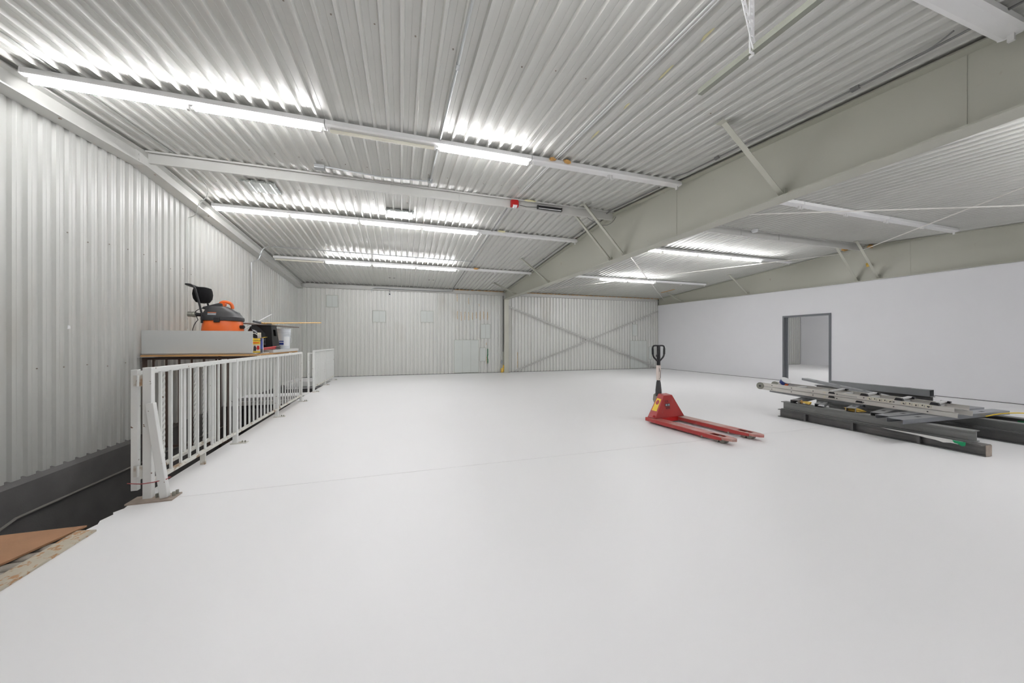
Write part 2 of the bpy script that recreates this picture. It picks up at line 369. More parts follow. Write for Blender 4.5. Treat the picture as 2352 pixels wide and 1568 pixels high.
# ------------------------------------------------------------------ light fixtures
def fixture(xc, yrow, length, tubes, lab, grp):
    z = roof(yrow) - RIB - (0.006 if True else 0)
    f = thing('strip_light', lab, 'light fixture', (xc, yrow, z), 0, grp)
    h = length / 2 - 0.003
    MB().prism([(-0.062, 0), (0.062, 0), (0.070, -0.056), (0.040, -0.064), (-0.040, -0.064), (-0.070, -0.056)], 'x', -h, h).build('housing', 'housing', f)
    for sx in (-1, 1):
        MB().prism([(-0.064, 0.001), (0.064, 0.001), (0.072, -0.058), (0.042, -0.067), (-0.042, -0.067), (-0.072, -0.058)], 'x', sx * (h - 0.012), sx * h).build('end_cap', 'housing', f)
    for i, t in enumerate(tubes):
        a = -h + 0.035 if i == 0 else 0.025; b = -0.025 if i == 0 else h - 0.035
        for e in (a, b):
            MB().box(e - 0.012, e + 0.012, -0.016, 0.016, -0.115, -0.064).build('lamp_holder', 'socket', f)
        if t:
            o = MB().tube([(a + 0.01, 0, -0.092), (b - 0.01, 0, -0.092)], 0.020, 10).build('lit_tube' if t == 1 else 'dead_tube', 'tube_on' if t == 1 else 'tube_off', f, smooth=True)
    return f
P1, P2 = 2.525, 2.47
G1 = 'strip lights of the left bay'; G2 = 'strip lights of the middle bay'; G0 = 'added unseen strip lights of the next room'
S1 = -3.36
L = [
 (S1, 1.30, P1, [((0, 0), 'white strip light above the viewpoint at the left wall'), ((1, 1), 'unseen strip light above the viewpoint in mid bay, its glow added'), ((0, 0), 'tubeless white strip light in the top right corner by the deep beam')], G1),  # mid fixture is out of view, its lit tubes added to brighten the foreground
 (S1, 4.49, P1, [((1, 1), 'nearest strip light at upper left with two glowing tubes end to end'), ((2, 1), 'strip light of nearest row with one dead cream tube and one glowing tube'), ((0, 0), 'empty strip light of nearest row ending at the deep roof beam')], G1),
 (S1, 7.90, P1, [((1, 1), 'strip light with two glowing tubes at left end of second row past the ridge'), ((1, 1), 'strip light with two glowing tubes in the middle of second row past the ridge'), ((0, 0), 'empty strip light at beam end of the second row past the ridge')], G1),
 (S1, 11.15, P1, [((2, 1), 'farthest left-bay strip light with a dead tube at the left rafter and one glowing'), ((1, 1), 'farthest left-bay strip light with two glowing tubes in mid row'), ((0, 0), 'farthest left-bay strip light without tubes ending at the deep beam')], G1),
 (4.45, 4.45, P2, [((0, 0), 'tubeless strip light right of the deep beam, nearest row, behind the flange'), ((0, 0), 'tubeless strip light in the middle of the right bay nearest row'), ((0, 0), 'tubeless strip light of right bay nearest row ending at the far beam')], G2),
 (4.38, 7.90, P2, [((0, 1), 'right bay strip light half hidden by the deep beam with one glowing tube'), ((1, 1), 'right bay strip light with two glowing tubes, second row'), ((1, 0), 'right bay strip light of second row with only its left tube glowing')], G2),
 (4.38, 11.15, P2, [((0, 0), 'tubeless far strip light emerging from behind the deep beam, right bay'), ((1, 1), 'far right-bay strip light with two glowing tubes near back wall'), ((0, 0), 'tubeless far strip light of right bay ending at the far beam')], G2),
 (4.45, 1.30, P2, [((1, 1), 'added strip light out of view above right front, next to deep beam'), ((1, 1), 'added strip light out of view above right front, middle of its row'), ((0, 0), 'added strip light out of view above right front, next to the partition')], G2),  # whole row added out of view to brighten the right bay
 (13.2, 7.9, P2, [((1, 1), 'added unseen strip light of adjoining room nearest the partition, near row'), ((1, 1), 'added unseen strip light in the middle of adjoining room, near row'), ((1, 1), 'added unseen strip light of adjoining room at the far wall, near row')], G0),  # added fixtures, never in view, that light the room behind the doorway
 (13.2, 11.15, P2, [((0, 0), 'added unseen strip light of adjoining room nearest the partition, far row'), ((1, 1), 'added unseen strip light in the middle of adjoining room, far row'), ((0, 0), 'added unseen strip light of adjoining room at the far wall, far row')], G0),  # far row likewise added unseen, only its middle fixture lit
]
for (x0, yr, p, fx, g) in L:
    for i, (t, lab) in enumerate(fx): fixture(x0 + p * (i + 0.5), yr, p, t, lab, g)

# ------------------------------------------------------------------ roof beams
def roof_beam(xc, lab, braces, seams, plate_top=True):
    b = thing('roof_beam', lab, 'beam', (xc, YF, 0), 0, 'deep roof beams')
    ys = [YF, 2.0, RY, 6.5, 10.0, YB - 0.02]
    lo = [(y - YF, flange_z(y)) for y in ys]; hi = [(y - YF, roof(y) - RIB - 0.015) for y in ys]
    MB().prism(lo + hi[::-1], 'x', -0.006, 0.006).build('web', 'beam', b)
    MB().prism([(y, z - 0.016) for y, z in lo] + lo[::-1], 'x', -0.11, 0.11).build('bottom_flange', 'beam', b)
    MB().prism(hi + [(y, z + 0.014) for y, z in hi[::-1]], 'x', -0.11, 0.11).build('top_flange', 'beam', b)
    for y in seams:
        MB().box(-0.010, 0.010, y - YF - 0.004, y - YF + 0.004, flange_z(y), roof(y) - RIB - 0.02).build('weld_seam', 'beam', b)
    for y in braces:
        yy = y - YF; z1 = roof(y) - RIB - 0.002; z0 = flange_z(y) + 0.03
        br = MB(); p = Vector((-0.92, yy, z1)); q = Vector((-0.03, yy, z0))
        br.bar(p, q, 0.062, 0.005, (0, 0, 1))
        d = (q - p).normalized(); nrm = Vector((0, 1, 0)).cross(d).normalized()
        br.bar(p + Vector((0, 0.029, 0)) + nrm * -0.03, q + Vector((0, 0.029, 0)) + nrm * -0.03, 0.005, 0.060, (0, 0, 1))
        bo = br.build('flange_brace', 'beam', b)
        MB().box(-0.05, -0.004, yy - 0.05, yy - 0.044, z0 - 0.03, z0 + 0.06).build('gusset', 'beam', bo)
        MB().obox((-0.93, yy, z1 - 0.004), (0.11, 0.09, 0.006)).build('clip', 'beam', bo)
    return b
roof_beam(4.30, 'deep grey-green roof beam crossing the hall from upper right to centre', [2.95, 6.02, 6.49, 9.77, 13.0], [1.55, 4.62])
roof_beam(XR + 0.03, 'grey-green roof beam running on top of the white partition', [6.02, 6.49, 9.77, 13.0], [5.4])
# left end rafter
lr = thing('roof_beam', 'shallow off-white rafter along the top of the left ribbed wall', 'beam', (XL, YF, 0))
ys = [YF, RY, YB - 0.05]
def strip(z0, z1): return [(y - YF, roof(y) + z0) for y in ys] + [(y - YF, roof(y) + z1) for y in ys[::-1]]
MB().prism(strip(-0.228, -0.045), 'x', 0.10, 0.108).build('web', 'purlin', lr)
MB().prism(strip(-0.236, -0.224), 'x', 0.0, 0.19).build('bottom_flange', 'purlin', lr)
MB().prism(strip(-0.05, -0.038), 'x', 0.04, 0.19).build('top_flange', 'purlin', lr)
sp = MB().box(0.108, 0.118, RY - YF - 0.09, RY - YF + 0.06, RZ - 0.222, RZ - 0.055).build('splice_plate', 'purlin', lr)
for z in (-0.10, -0.17): MB().cyl((0.118, RY - YF - 0.02, RZ + z), (0.128, RY - YF - 0.02, RZ + z), 0.014, 6).build('bolt', 'purlin', sp)
for i in range(10): MB().cyl((0.15, 1.0 + i * 1.5, roof(1.0 + i * 1.5 + YF) - 0.237), (0.15, 1.0 + i * 1.5, roof(1.0 + i * 1.5 + YF) - 0.245), 0.012, 6).build('bolt', 'rust_plate', lr)

# ridge purlins
def ridge_purlin(x0, x1, lab, cable=False):
    p = thing('ridge_purlin', lab, 'purlin', (x0, RY, RZ - RIB - 0.004), 0, 'ridge purlins')
    n = x1 - x0
    MB().prism([(-0.05, 0), (0.02, 0), (0.02, -0.145), (0.055, -0.145), (0.055, -0.132), (0.059, -0.132), (0.059, -0.149), (0.016, -0.149), (0.016, -0.004), (-0.046, -0.004), (-0.046, -0.022), (-0.05, -0.022)], 'x', 0, n).build('channel', 'purlin', p)
    for t in (0.42, 0.58): MB().box(n * t, n * t + 0.05, 0.0, 0.0158, -0.144, -0.005).build('lap_strip', 'purlin', p)
    return p
ridge_purlin(XL + 0.20, 4.18, 'off-white ridge purlin carrying the red alarm and black lamp')
ridge_purlin(4.42, XR - 0.1, 'off-white ridge purlin of the right bay with a smoke detector')
# eave struts on the back wall
zE = roof(YB) - RIB
ev = struct(MB().prism([(YB - 0.13, zE - 0.002), (YB - 0.015, zE - 0.002), (YB - 0.015, zE - 0.15), (YB - 0.13, zE - 0.15), (YB - 0.13, zE - 0.142), (YB - 0.03, zE - 0.142), (YB - 0.03, zE - 0.01), (YB - 0.13, zE - 0.01)], 'x', XL + 0.19, 4.2).build('trim_2', 'purlin'), 'off-white eave channel along the top of the left half of back wall', 'eave trim')
ev2 = struct(MB().prism([(YB - 0.13, zE - 0.002), (YB - 0.015, zE - 0.002), (YB - 0.015, zE - 0.15), (YB - 0.13, zE - 0.15), (YB - 0.13, zE - 0.142), (YB - 0.03, zE - 0.142), (YB - 0.03, zE - 0.01), (YB - 0.13, zE - 0.01)], 'x', 4.42, XR - 0.08).build('trim_3', 'purlin'), 'off-white eave channel above the cross-braced back wall', 'eave trim')
def foam_line(name, x0, x1, yy, zz, parent, seed):
    rnd = random.Random(seed); m = MB(); x = x0
    while x < x1:
        l = rnd.uniform(0.10, 0.3); m.blob((x + l / 2, yy, zz), (l / 2, 0.012, 0.012), rnd.randint(0, 999), 0.4); x += l + rnd.uniform(0.0, 0.06)
    o = m.build(name, 'orange_foam', parent); o['kind'] = 'stuff'; return o
foam_line('foam_bead', 2.1, 4.2, YB - 0.135, zE - 0.008, ev, 3); foam_line('foam_bead', 4.8, 12.2, YB - 0.135, zE - 0.008, ev2, 4)
# corner trim at the left rear corner
struct(MB().box(XL, XL + 0.09, YB - 0.03, YB - 0.005, -0.02, 3.42).build('trim_4', 'purlin'), 'off-white corner strip where the left and back walls meet', 'corner trim')

# column and cross brace
c = thing('steel_column', 'grey-green steel column on the back wall under the deep beam', 'column', (4.30, 14.42, 0))
zt = flange_z(14.4) - 0.018
MB().box(-0.10, 0.10, -0.10, -0.088, 0.0, zt).build('flange', 'beam', c); MB().box(-0.10, 0.10, 0.06, 0.072, 0.0, zt).build('flange', 'beam', c)
MB().box(-0.006, 0.006, -0.088, 0.06, 0.0, zt).build('web', 'beam', c); MB().box(-0.14, 0.14, -0.12, 0.085, 0.0, 0.012).build('base_plate', 'beam', c)
MB().box(-0.13, -0.115, -0.02, 0.06, 0.9, 3.3).build('shade_strip', 'cable', c)  # dark strip paints the shadow line left of the column
fo = MB(); fo.blob((0, 0, 0.09), (0.07, 0.05, 0.10), 5, 0.35); fo.blob((0.05, 0, 0.22), (0.04, 0.04, 0.10), 6, 0.35)
fo = fo.build('foam_lump', 'yellow_foam'); fo.location = (4.13, 14.38, 0); tag(fo, 'yellow foam lump at the foot of the grey column', 'foam')
bt = MB().blob((0, 0, 0), (0.045, 0.03, 0.10), 9, 0.3).build('foil_wad', 'silver'); bt.location = (4.12, 14.43, 0.46); tag(bt, 'crumpled silver foil wad above yellow foam beside the column', 'foil')
xb = thing('cross_brace', 'thin grey steel straps crossing in an X on the back wall', 'brace', (4.42, 14.42, 0))
a = MB(); a.bar((0, 0, 2.86), (7.83, 0, 0.03), 0.006, 0.075, (0, 0, 1)); a.build('strap', 'strap', xb)
a = MB(); a.bar((0.3, -0.008, 0.06), (7.83, -0.008, 2.86), 0.006, 0.075, (0, 0, 1)); a.build('strap', 'strap', xb)

# ------------------------------------------------------------------ cover panels and marks on the back wall
def patch(x0, x1, z0, z1, lab, mat='cover', seams=2):
    p = thing('cover_panel', lab, 'panel', (x0, YB - 0.002, z0), 0, 'cover panels on the back wall')
    w, h = x1 - x0, z1 - z0
    MB().box(0, w, -0.006, 0, 0, h).build('sheet', mat, p)
    for (a, b, c_, d) in ((-0.012, w + 0.012, -0.012, 0.012), (-0.012, w + 0.012, h - 0.012, h + 0.012), (-0.012, 0.012, 0.012, h - 0.012), (w - 0.012, w + 0.012, 0.012, h - 0.012)):
        MB().box(a, b, -0.009, 0.0, c_, d).build('edge_tape', 'caulk', p)
    for i in range(seams):
        q = w * (i + 1) / (seams + 1); MB().box(q - 0.006, q + 0.006, -0.0075, 0, 0.012, h - 0.012).build('crease', 'caulk', p)
patch(-2.68, -2.29, 2.63, 3.07, 'square foil panel high on the back wall near its left corner', 'cover', 1)
patch(-1.06, -0.59, 2.09, 2.53, 'left of two square foil panels on the back wall below the camera dome', 'cover', 1)
patch(0.74, 1.24, 2.12, 2.57, 'right square foil panel on the back wall, left of the rust streaks', 'cover', 1)
patch(3.22, 3.64, 1.47, 2.07, 'upright pale panel on back wall above the green mark', 'cover', 1)
patch(2.09, 3.13, 0.03, 1.40, 'door-sized pale panel on the back wall standing on the floor', 'cover', 2)
patch(3.18, 3.44, 0.50, 1.07, 'small pale panel beside the door-sized panel on back wall', 'cover', 0)
patch(10.83, 11.12, 1.62, 2.19, 'narrow pale panel on back wall right of the X brace', 'cover', 0)
patch(10.70, 11.68, 0.03, 1.38, 'door-sized pale panel on back wall behind the pallet truck handle', 'cover', 3)
patch(11.80, 11.96, 0.45, 1.08, 'sliver of pale panel right of the far door-sized panel', 'cover', 0)
gm = MB(); rnd = random.Random(2)
for i in range(7): gm.blob((rnd.uniform(-0.008, 0.008), 0, i * 0.085), (0.018, 0.004, 0.06), i, 0.3)
gm = gm.build('paint_mark', 'green_dark'); gm.location = (3.52, YB - 0.008, 0.46); tag(gm, 'vertical green paint streak on the back wall', 'paint mark')
rnd = random.Random(11)
st = []
for i in range(9):
    xx = 2.22 + i * PITCH * 1.06
    l = rnd.uniform(0.25, 0.42); z1 = 2.60 - rnd.uniform(0, 0.08)
    m = MB(); n = max(3, int(l / 0.07))
    for j in range(n): m.blob((rnd.uniform(-0.006, 0.006), 0, -j * l / n), (0.012, 0.004, l / n * 0.6), rnd.randint(0, 999), 0.35)
    o = m.build('foam_streak', 'rust_streak', wb); o.location = (xx, YB - 0.004, z1)
for (xx, z, l) in ((2.22, 3.05, 0.45), (2.7, 2.95, 0.25), (3.48, 0.42, 0.30), (3.46, 1.2, 0.1), (4.86, 0.25, 0.7), (3.15, 2.85, 0.1)):
    m = MB()
    for j in range(4): m.blob((rnd.uniform(-0.008, 0.008), 0, j * l / 4), (0.011, 0.004, l / 7), rnd.randint(0, 999), 0.35)
    o = m.build('foam_streak', 'rust_streak', wb); o.location = (xx, YB - 0.004, z)
# screws on the left wall
sm = MB().tube([(0, 0, 0), (0.008, 0, 0)], 0.007, 6).mesh('screw', 'screw')
for i in range(11):
    link('screw', sm, wl, (XL + 0.001, 4.95 + i * 0.305, 1.02 + rnd.uniform(-0.03, 0.03)))
    if i > 1: link('screw', sm, wl, (XL + 0.001, 4.7 + i * 0.305 + rnd.uniform(-.05, .05), 2.55 + rnd.uniform(-0.05, 0.05)))
sc_me = MB().tube([(0, 0, 0), (0, 0, -0.006)], 0.007, 6).mesh('screw', 'screw')
for yy in (2.9, 5.75, 7.0):
    for i in range(0, 46, 2):
        xx = XL + 0.07 + i * PITCH
        if rnd.random() < 0.7 and not (2.5 < xx < 2.9): link('screw', sc_me, ceil, (xx, yy + rnd.uniform(-0.03, 0.03), roof(yy) + 0.0005))
chip = MB().prism([(0, 0), (0.035, 0.01), (0.03, 0.04), (0.005, 0.045)], 'x', 0, 0.006).build('paper_scrap', 'white'); chip.location = (XL + 0.001, 5.30, 1.45)
tag(chip, 'tiny white scrap stuck on the left ribbed wall', 'scrap')

# security camera
sc = thing('security_camera', 'small white dome camera with a dark lens high on back wall', 'camera', (-0.44, YB - 0.004, 3.19))
MB().lathe([(0.05, 0), (0.055, 0.02), (0.05, 0.045), (0.03, 0.06)], 20).build('body', 'white', sc, smooth=True).rotation_euler = (R(90), 0, 0)
MB().lathe([(0.03, 0.058), (0.026, 0.07), (0.012, 0.078)], 16).build('lens', 'black', sc, smooth=True).rotation_euler = (R(90), 0, 0)

# ------------------------------------------------------------------ conduits and cables
def arc(p0, p1, p2, n=6):
    p0, p1, p2 = Vector(p0), Vector(p1), Vector(p2)
    return [p0 * (1 - t) ** 2 + p1 * 2 * t * (1 - t) + p2 * t * t for t in [i / n for i in range(n + 1)]]
def pipe(name, path, r, mat, lab, cat, clips=()):
    base = Vector(path[0]); t = thing(name, lab, cat, base)
    MB().tube([Vector(p) - base for p in path], r, 8).build('run', mat, t, smooth=True)
    for (p, s) in clips: MB().obox(Vector(p) - base, s).build('coupling', mat, t)
    return t
zc = lambda y: roof(y) - RIB - 0.014
pipe('conduit', [(0.47, YF + 0.1, zc(YF + 0.1)), (0.47, 3.0, zc(3.0)), (0.45, 5.9, zc(5.9))], 0.011, 'conduit', 'thin steel conduit running up the near ceiling to the ridge', 'conduit', [((0.47, 3.05, zc(3.05)), (0.03, 0.06, 0.03)), ((0.45, 5.85, zc(5.85)), (0.07, 0.08, 0.05))])
pipe('conduit', [(0.40, 5.88, zc(5.88))] + [(-0.3, 5.93, zc(5.93) - 0.015), (-1.10, 5.86, zc(5.86))], 0.011, 'conduit', 'short conduit along the ridge purlin between two boxes', 'conduit')
jb = thing('junction_box', 'grey junction box on the ceiling near the ridge purlin', 'junction box', (-1.17, 5.86, zc(5.86) - 0.03)); MB().box(-0.07, 0.07, -0.045, 0.045, -0.012, 0.042).build('box', 'conduit', jb, bevel=0.006); MB().box(-0.073, 0.073, -0.048, 0.048, -0.016, -0.012).build('cover_plate', 'conduit', jb)
pipe('conduit', [(2.0, YB - 0.2, roof(YB - 0.2) - RIB - 0.10)] + [(2.0, 14.2, zc(14.2)), (2.0, 12.0, zc(12.0)), (2.0, 9.0, zc(9.0)), (2.0, 6.5, zc(6.5))], 0.012, 'cable', 'dark conduit running down the far ceiling to the back wall', 'conduit', [((2.0, 10.35, zc(10.35)), (0.05, 0.07, 0.04))])
pipe('conduit', [(1.98, YB - 0.15, zE - 0.05), (1.7, YB - 0.15, zE - 0.09), (-0.2, YB - 0.15, zE - 0.09), (-0.9, YB - 0.15, zE - 0.07)] + arc((-0.92, YB - 0.15, zE - 0.07), (-1.1, YB - 0.15, zE - 0.08), (-1.1, YB - 0.13, zE - 0.26)), 0.013, 'conduit', 'grey conduit along the eave of the back wall feeding the camera', 'conduit')
pipe('conduit', [(-0.44, YB - 0.03, zE - 0.26), (-0.44, YB - 0.05, zE - 0.18)] + arc((-0.44, YB - 0.13, zE - 0.14), (-0.44, YB - 0.15, zE - 0.09), (-0.3, YB - 0.15, zE - 0.09)), 0.012, 'conduit', 'short conduit drop to the dome camera', 'conduit')
pipe('conduit', [(2.0, 10.35, zc(10.35)), (-3.1, 10.28, zc(10.28))] + arc((-3.15, 10.28, zc(10.28)), (-3.36, 10.28, zc(10.28)), (-3.385, 10.28, 3.50)) + arc((-3.40, 10.28, 3.46), (-3.41, 10.28, 3.36), (-3.585, 10.28, 3.30)) + [(-3.595, 10.28, 1.0), (-3.595, 10.28, 0.1)], 0.012, 'conduit', 'blue-grey conduit across the far ceiling and down the left wall', 'conduit', [((-3.385, 10.28, 3.52), (0.035, 0.035, 0.06))])
pipe('cable', [(-3.115, 1.5, roof(1.5) - 0.012), (-3.115, RY, RZ - 0.012), (-3.115, 6.95, roof(6.95) - 0.012)] + arc((-3.115, 7.0, roof(7.0) - 0.02), (-3.115, 7.4, roof(7.4) - 0.05), (-3.35, 7.4, 3.70)) + arc((-3.38, 7.42, 3.62), (-3.40, 7.5, 3.52), (-3.58, 7.58, 3.50)) + [(-3.59, 7.58, 2.6), (-3.59, 7.58, 1.54)], 0.007, 'conduit_paint', 'grey cable from the ceiling down the left wall behind the vacuum', 'cable', [((-3.585, 7.58, 2.35), (0.02, 0.03, 0.03)), ((-3.585, 7.58, 1.72), (0.02, 0.03, 0.03))])
pipe('conduit', [(3.85, -1.0, zc(-1.0)), (3.92, 1.0, zc(1.0)), (3.98, 2.0, zc(2.0)), (4.02, 4.1, zc(4.1)), (3.95, 4.35, zc(4.35))], 0.009, 'cable', 'dark conduit on the ceiling along the deep beam, nearest length', 'conduit', [((3.98, 2.1, zc(2.1)), (0.035, 0.06, 0.03)), ((4.01, 3.6, zc(3.6)), (0.035, 0.06, 0.03))])
pipe('conduit', [(4.06, 4.75, zc(4.75)), (4.04, 6.1, zc(6.1)), (4.04, 6.9, zc(6.9)), (4.03, 7.8, zc(7.8))], 0.012, 'cable', 'dark conduit along the deep beam crossing the ridge', 'conduit', [((4.04, 7.3, zc(7.3)), (0.035, 0.06, 0.03))])
pipe('conduit', [(4.03, 8.05, zc(8.05)), (4.03, 11.0, zc(11.0))], 0.012, 'cable', 'dark conduit along the deep beam, far length towards back wall', 'conduit', [((4.03, 9.6, zc(9.6)), (0.035, 0.06, 0.03))])
pipe('cable', [(3.55, 6.35, zc(6.3) - 0.1)] + arc((3.6, 6.3, zc(6.3) - 0.13), (3.9, 6.0, 3.45), (4.15, 6.1, zc(6.1) - 0.12), 10), 0.005, 'cable', 'loose black wire sagging beside the paired braces of the deep beam', 'wire')
pipe('cable', arc((3.95, 1.7, zc(1.7)), (3.88, 1.58, zc(1.6) - 0.05), (3.85, 1.45, zc(1.4)), 6), 0.006, 'cable', 'short brown wire hanging near the top right strip light', 'wire')
pipe('conduit', [(XL + 0.075, 3.0, -0.55)] + [(XL + 0.075, 4.3, -0.50), (XL + 0.075, 4.65, -0.40), (XL + 0.075, 6.4, -0.42), (XL + 0.075, 8.9, -0.46)], 0.014, 'pit_pipe', 'painted pipe along the dark curb of the stair pit', 'pipe')
# panel seam strip in the ceiling
sl = MB()
for a, b in ((YF + 0.1, RY - 0.15), (RY + 0.2, 8.1)):
    sl.prism([(a, roof(a) - RIB - 0.001), (b, roof(b) - RIB - 0.001), (b, roof(b) - RIB - 0.007), (a, roof(a) - RIB - 0.007)], 'x', 2.02, 2.032)
    sl.prism([(a, roof(a) - RIB - 0.001), (b, roof(b) - RIB - 0.001), (b, roof(b) - RIB - 0.007), (a, roof(a) - RIB - 0.007)], 'x', 2.05, 2.058)
sl.build('seam_strip', 'housing', ceil)

# alarm strobe, black lamp, smoke detector
al = thing('fire_alarm', 'red alarm strobe mounted on the ridge purlin', 'alarm', (2.02, RY - 0.002, RZ - 0.20))
MB().prism([(-0.075, 0.005), (0.07, 0.005), (0.075, 0.10), (0.06, 0.135), (-0.07, 0.13)], 'y', -0.075, 0.0).build('body', 'red_bright', al, bevel=0.006)
MB().prism([(-0.03, -0.02), (0.03, -0.02), (0.045, 0.03), (-0.045, 0.03)], 'y', -0.095, -0.03).build('strobe_lens', 'white', al, bevel=0.005)
bl = thing('black_lamp', 'slim black bar lamp fixed to the ridge purlin right of the alarm', 'lamp', (2.74, RY - 0.002, RZ - 0.135))
MB().box(-0.25, 0.25, -0.05, 0.0, -0.03, 0.028).build('body', 'black', bl, bevel=0.006); MB().box(-0.235, 0.235, -0.056, -0.05, -0.03, -0.018).build('lens', 'white', bl)
for sx in (-1, 1): MB().box(sx * 0.25 - 0.006, sx * 0.25 + 0.006, -0.06, 0.0, -0.034, 0.034).build('end_bracket', 'charcoal', bl)
pipe('cable', [(2.10, RY - 0.012, RZ - 0.13), (2.28, RY - 0.012, RZ - 0.15), (2.5, RY - 0.012, RZ - 0.13)], 0.004, 'black', 'black wire joining the red alarm and the black bar lamp', 'wire')
sd = thing('smoke_detector', 'white smoke detector on the right bay ridge purlin', 'detector', (8.05, RY - 0.07, RZ - RIB - 0.004))
MB().lathe([(0.075, 0), (0.078, -0.02), (0.06, -0.035), (0.055, -0.055), (0.02, -0.062)], 24).build('body', 'white', sd, smooth=True); MB().lathe([(0.058, -0.034), (0.057, -0.04)], 20).build('vent_ring', 'charcoal', sd)

# ceiling foil patches, foam, slots
def foil_patch(x0, x1, y0, y1, lab):
    p = thing('foil_patch', lab, 'patch', ((x0 + x1) / 2, (y0 + y1) / 2, roof((y0 + y1) / 2)), 0, 'foil patches on the ceiling')
    sheet = sheet_mesh(math.floor((x0 - XL) / PITCH) * PITCH + XL, int((x1 - x0) / PITCH) + 2, [y0, (y0 + y1) / 2, y1], CEIL_PROF,
        lambda u, v, h: (u - p.location.x, v - p.location.y, roof(v) - 0.028 - 0.014 * h / RIB - p.location.z), umin=x0, umax=x1)
    sheet.build('foil', 'foil', p)
    m = MB(); rnd = random.Random(int(x0 * 100))
    for i in range(14): m.blob((x0 + (x1 - x0) * i / 13 - p.location.x, y0 - p.location.y, -RIB * 0.6), (0.022, 0.012, 0.02), i, 0.4)
    for i in range(10): m.blob((x1 - p.location.x, y0 + (y1 - y0) * i / 9 - p.location.y, -RIB * 0.7), (0.012, 0.022, 0.016), i + 30, 0.4)
    o = m.build('sealant', 'foil', p); o['kind'] = 'stuff'
foil_patch(-2.50, -2.05, 6.78, 7.20, 'crinkled foil patch on the ceiling near the left rafter')
foil_patch(-0.28, 0.22, 7.30, 7.72, 'crinkled foil patch on mid ceiling above the second light row')
for (x0, lab) in ((-0.45, 'pair of dark slots in the far ceiling, left one'), (0.92, 'pair of dark slots in the far ceiling, right one')):
    s = thing('ceiling_slot', lab, 'slot', (x0, 13.15, roof(13.15)))
    for i in range(2): MB().box(i * PITCH, i * PITCH + 0.085, -0.03, 0.03, -0.004, -0.001).build('slot', 'dark_back', s)
def foam(x, y, z, r, mat, lab, seed):
    o = MB().blob((0, 0, 0), r, seed, 0.3).build('foam_lump', mat); o.location = (x, y, z); tag(o, lab, 'foam')
foam(1.98, 4.40, roof(4.4) - RIB - 0.02, (0.05, 0.03, 0.022), 'orange_foam', 'left orange foam lump on top of the nearest light row', 1)
foam(2.20, 4.40, roof(4.4) - RIB - 0.02, (0.06, 0.03, 0.022), 'orange_foam', 'right orange foam lump on top of the nearest light row', 2)
foam(2.30, 11.06, roof(11) - RIB - 0.02, (0.08, 0.03, 0.03), 'orange_foam', 'orange foam lump on the farthest left-bay light row', 3)
foam(2.22, 7.82, roof(7.8) - RIB - 0.01, (0.09, 0.02, 0.02), 'pale_foam', 'yellow foam strip on the second light row', 4)
foam(2.32, 6.19, RZ - RIB - 0.012, (0.12, 0.02, 0.015), 'pale_foam', 'yellow foam strip on the ridge purlin above the alarm', 5)
foam(11.95, 6.55, RZ - 0.10, (0.10, 0.06, 0.05), 'orange_foam', 'orange foam lump left of the brace on the far beam', 6)
foam(12.24, 6.12, RZ - 0.10, (0.09, 0.06, 0.05), 'orange_foam', 'orange foam lump right of the brace on the far beam', 7)
foam(2.28, 2.10, roof(2.1) - 0.002, (0.035, 0.10, 0.004), 'pale_foam', 'yellow foam smear on the near ceiling pan', 8)
for i, (xx, yy, l) in enumerate(((2.26, 2.55, 0.10), (2.24, 3.10, 0.05), (2.24, 3.7, 0.11))): foam(xx, yy, roof(yy) - 0.003, (0.012, l, 0.006), 'pale_foam', ['yellow foam dab nearest the smear on the ceiling', 'small yellow foam dab in mid near ceiling', 'thin yellow foam dab nearest the light row'][i], 20 + i)
foam(12.30, 6.2, 3.45, (0.03, 0.05, 0.06), 'yellow_foam', 'yellow foam lump on the brace of the far beam', 9)
rb = MB().obox((0, 0, 0), (0.07, 0.75, 0.012)).build('rusty_strip', 'orange_foam'); rb.location = (11.32, 12.7, roof(12.7) - RIB - 0.008); rb.rotation_euler = (-math.atan(0.062), 0, R(4)); tag(rb, 'rust-brown strip on the far ceiling above the back corner', 'strip')

# hanger of perforated angle and the loose angle near the top right
hg = thing('perforated_hanger', 'white perforated angle iron hanging from the near ceiling', 'hanger', (2.085, 1.62, 0))
def perforated(p, q, w, name):
    p, q = Vector(p), Vector(q); m = MB(); d = (q - p); n = int(d.length / 0.045)
    u = d.normalized(); a = u.cross(Vector((0, 1, 0))).normalized()
    for s in (-1, 1): m.bar(p + a * s * w * 0.36, q + a * s * w * 0.36, w * 0.28, 0.003, (0, 1, 0))
    for i in range(n + 1): m.bar(p + d * (i / (n + 0.4)), p + d * min(1, (i + 0.55) / (n + 0.4)), w * 0.46, 0.003, (0, 1, 0))
    return m.build(name, 'housing', hg)
zh = roof(1.62) - RIB
perforated((0.0, 0.0, zh), (0.0, 0.0, 3.10), 0.04, 'upright')
MB().box(0.020, 0.023, 0.0, 0.035, 3.10, zh).build('upright_leg', 'housing', hg)
perforated((-0.15, -0.008, zh), (0.015, -0.008, 3.13), 0.036, 'diagonal')
MB().cyl((0.01, -0.016, 3.15), (0.01, 0.006, 3.15), 0.008, 6).build('bolt', 'rust', hg)
ag = thing('angle_bar', 'grey angle bar carried by the perforated hanger under near ceiling', 'angle bar', (2.09, 1.62, 3.10))
MB().bar((0.02, 0.42, 0.035), (0.01, -2.2, -0.07), 0.038, 0.004).build('flange', 'angle', ag); MB().bar((0.001, 0.42, 0.052), (-0.009, -2.2, -0.053), 0.004, 0.038).build('upstand', 'angle', ag)

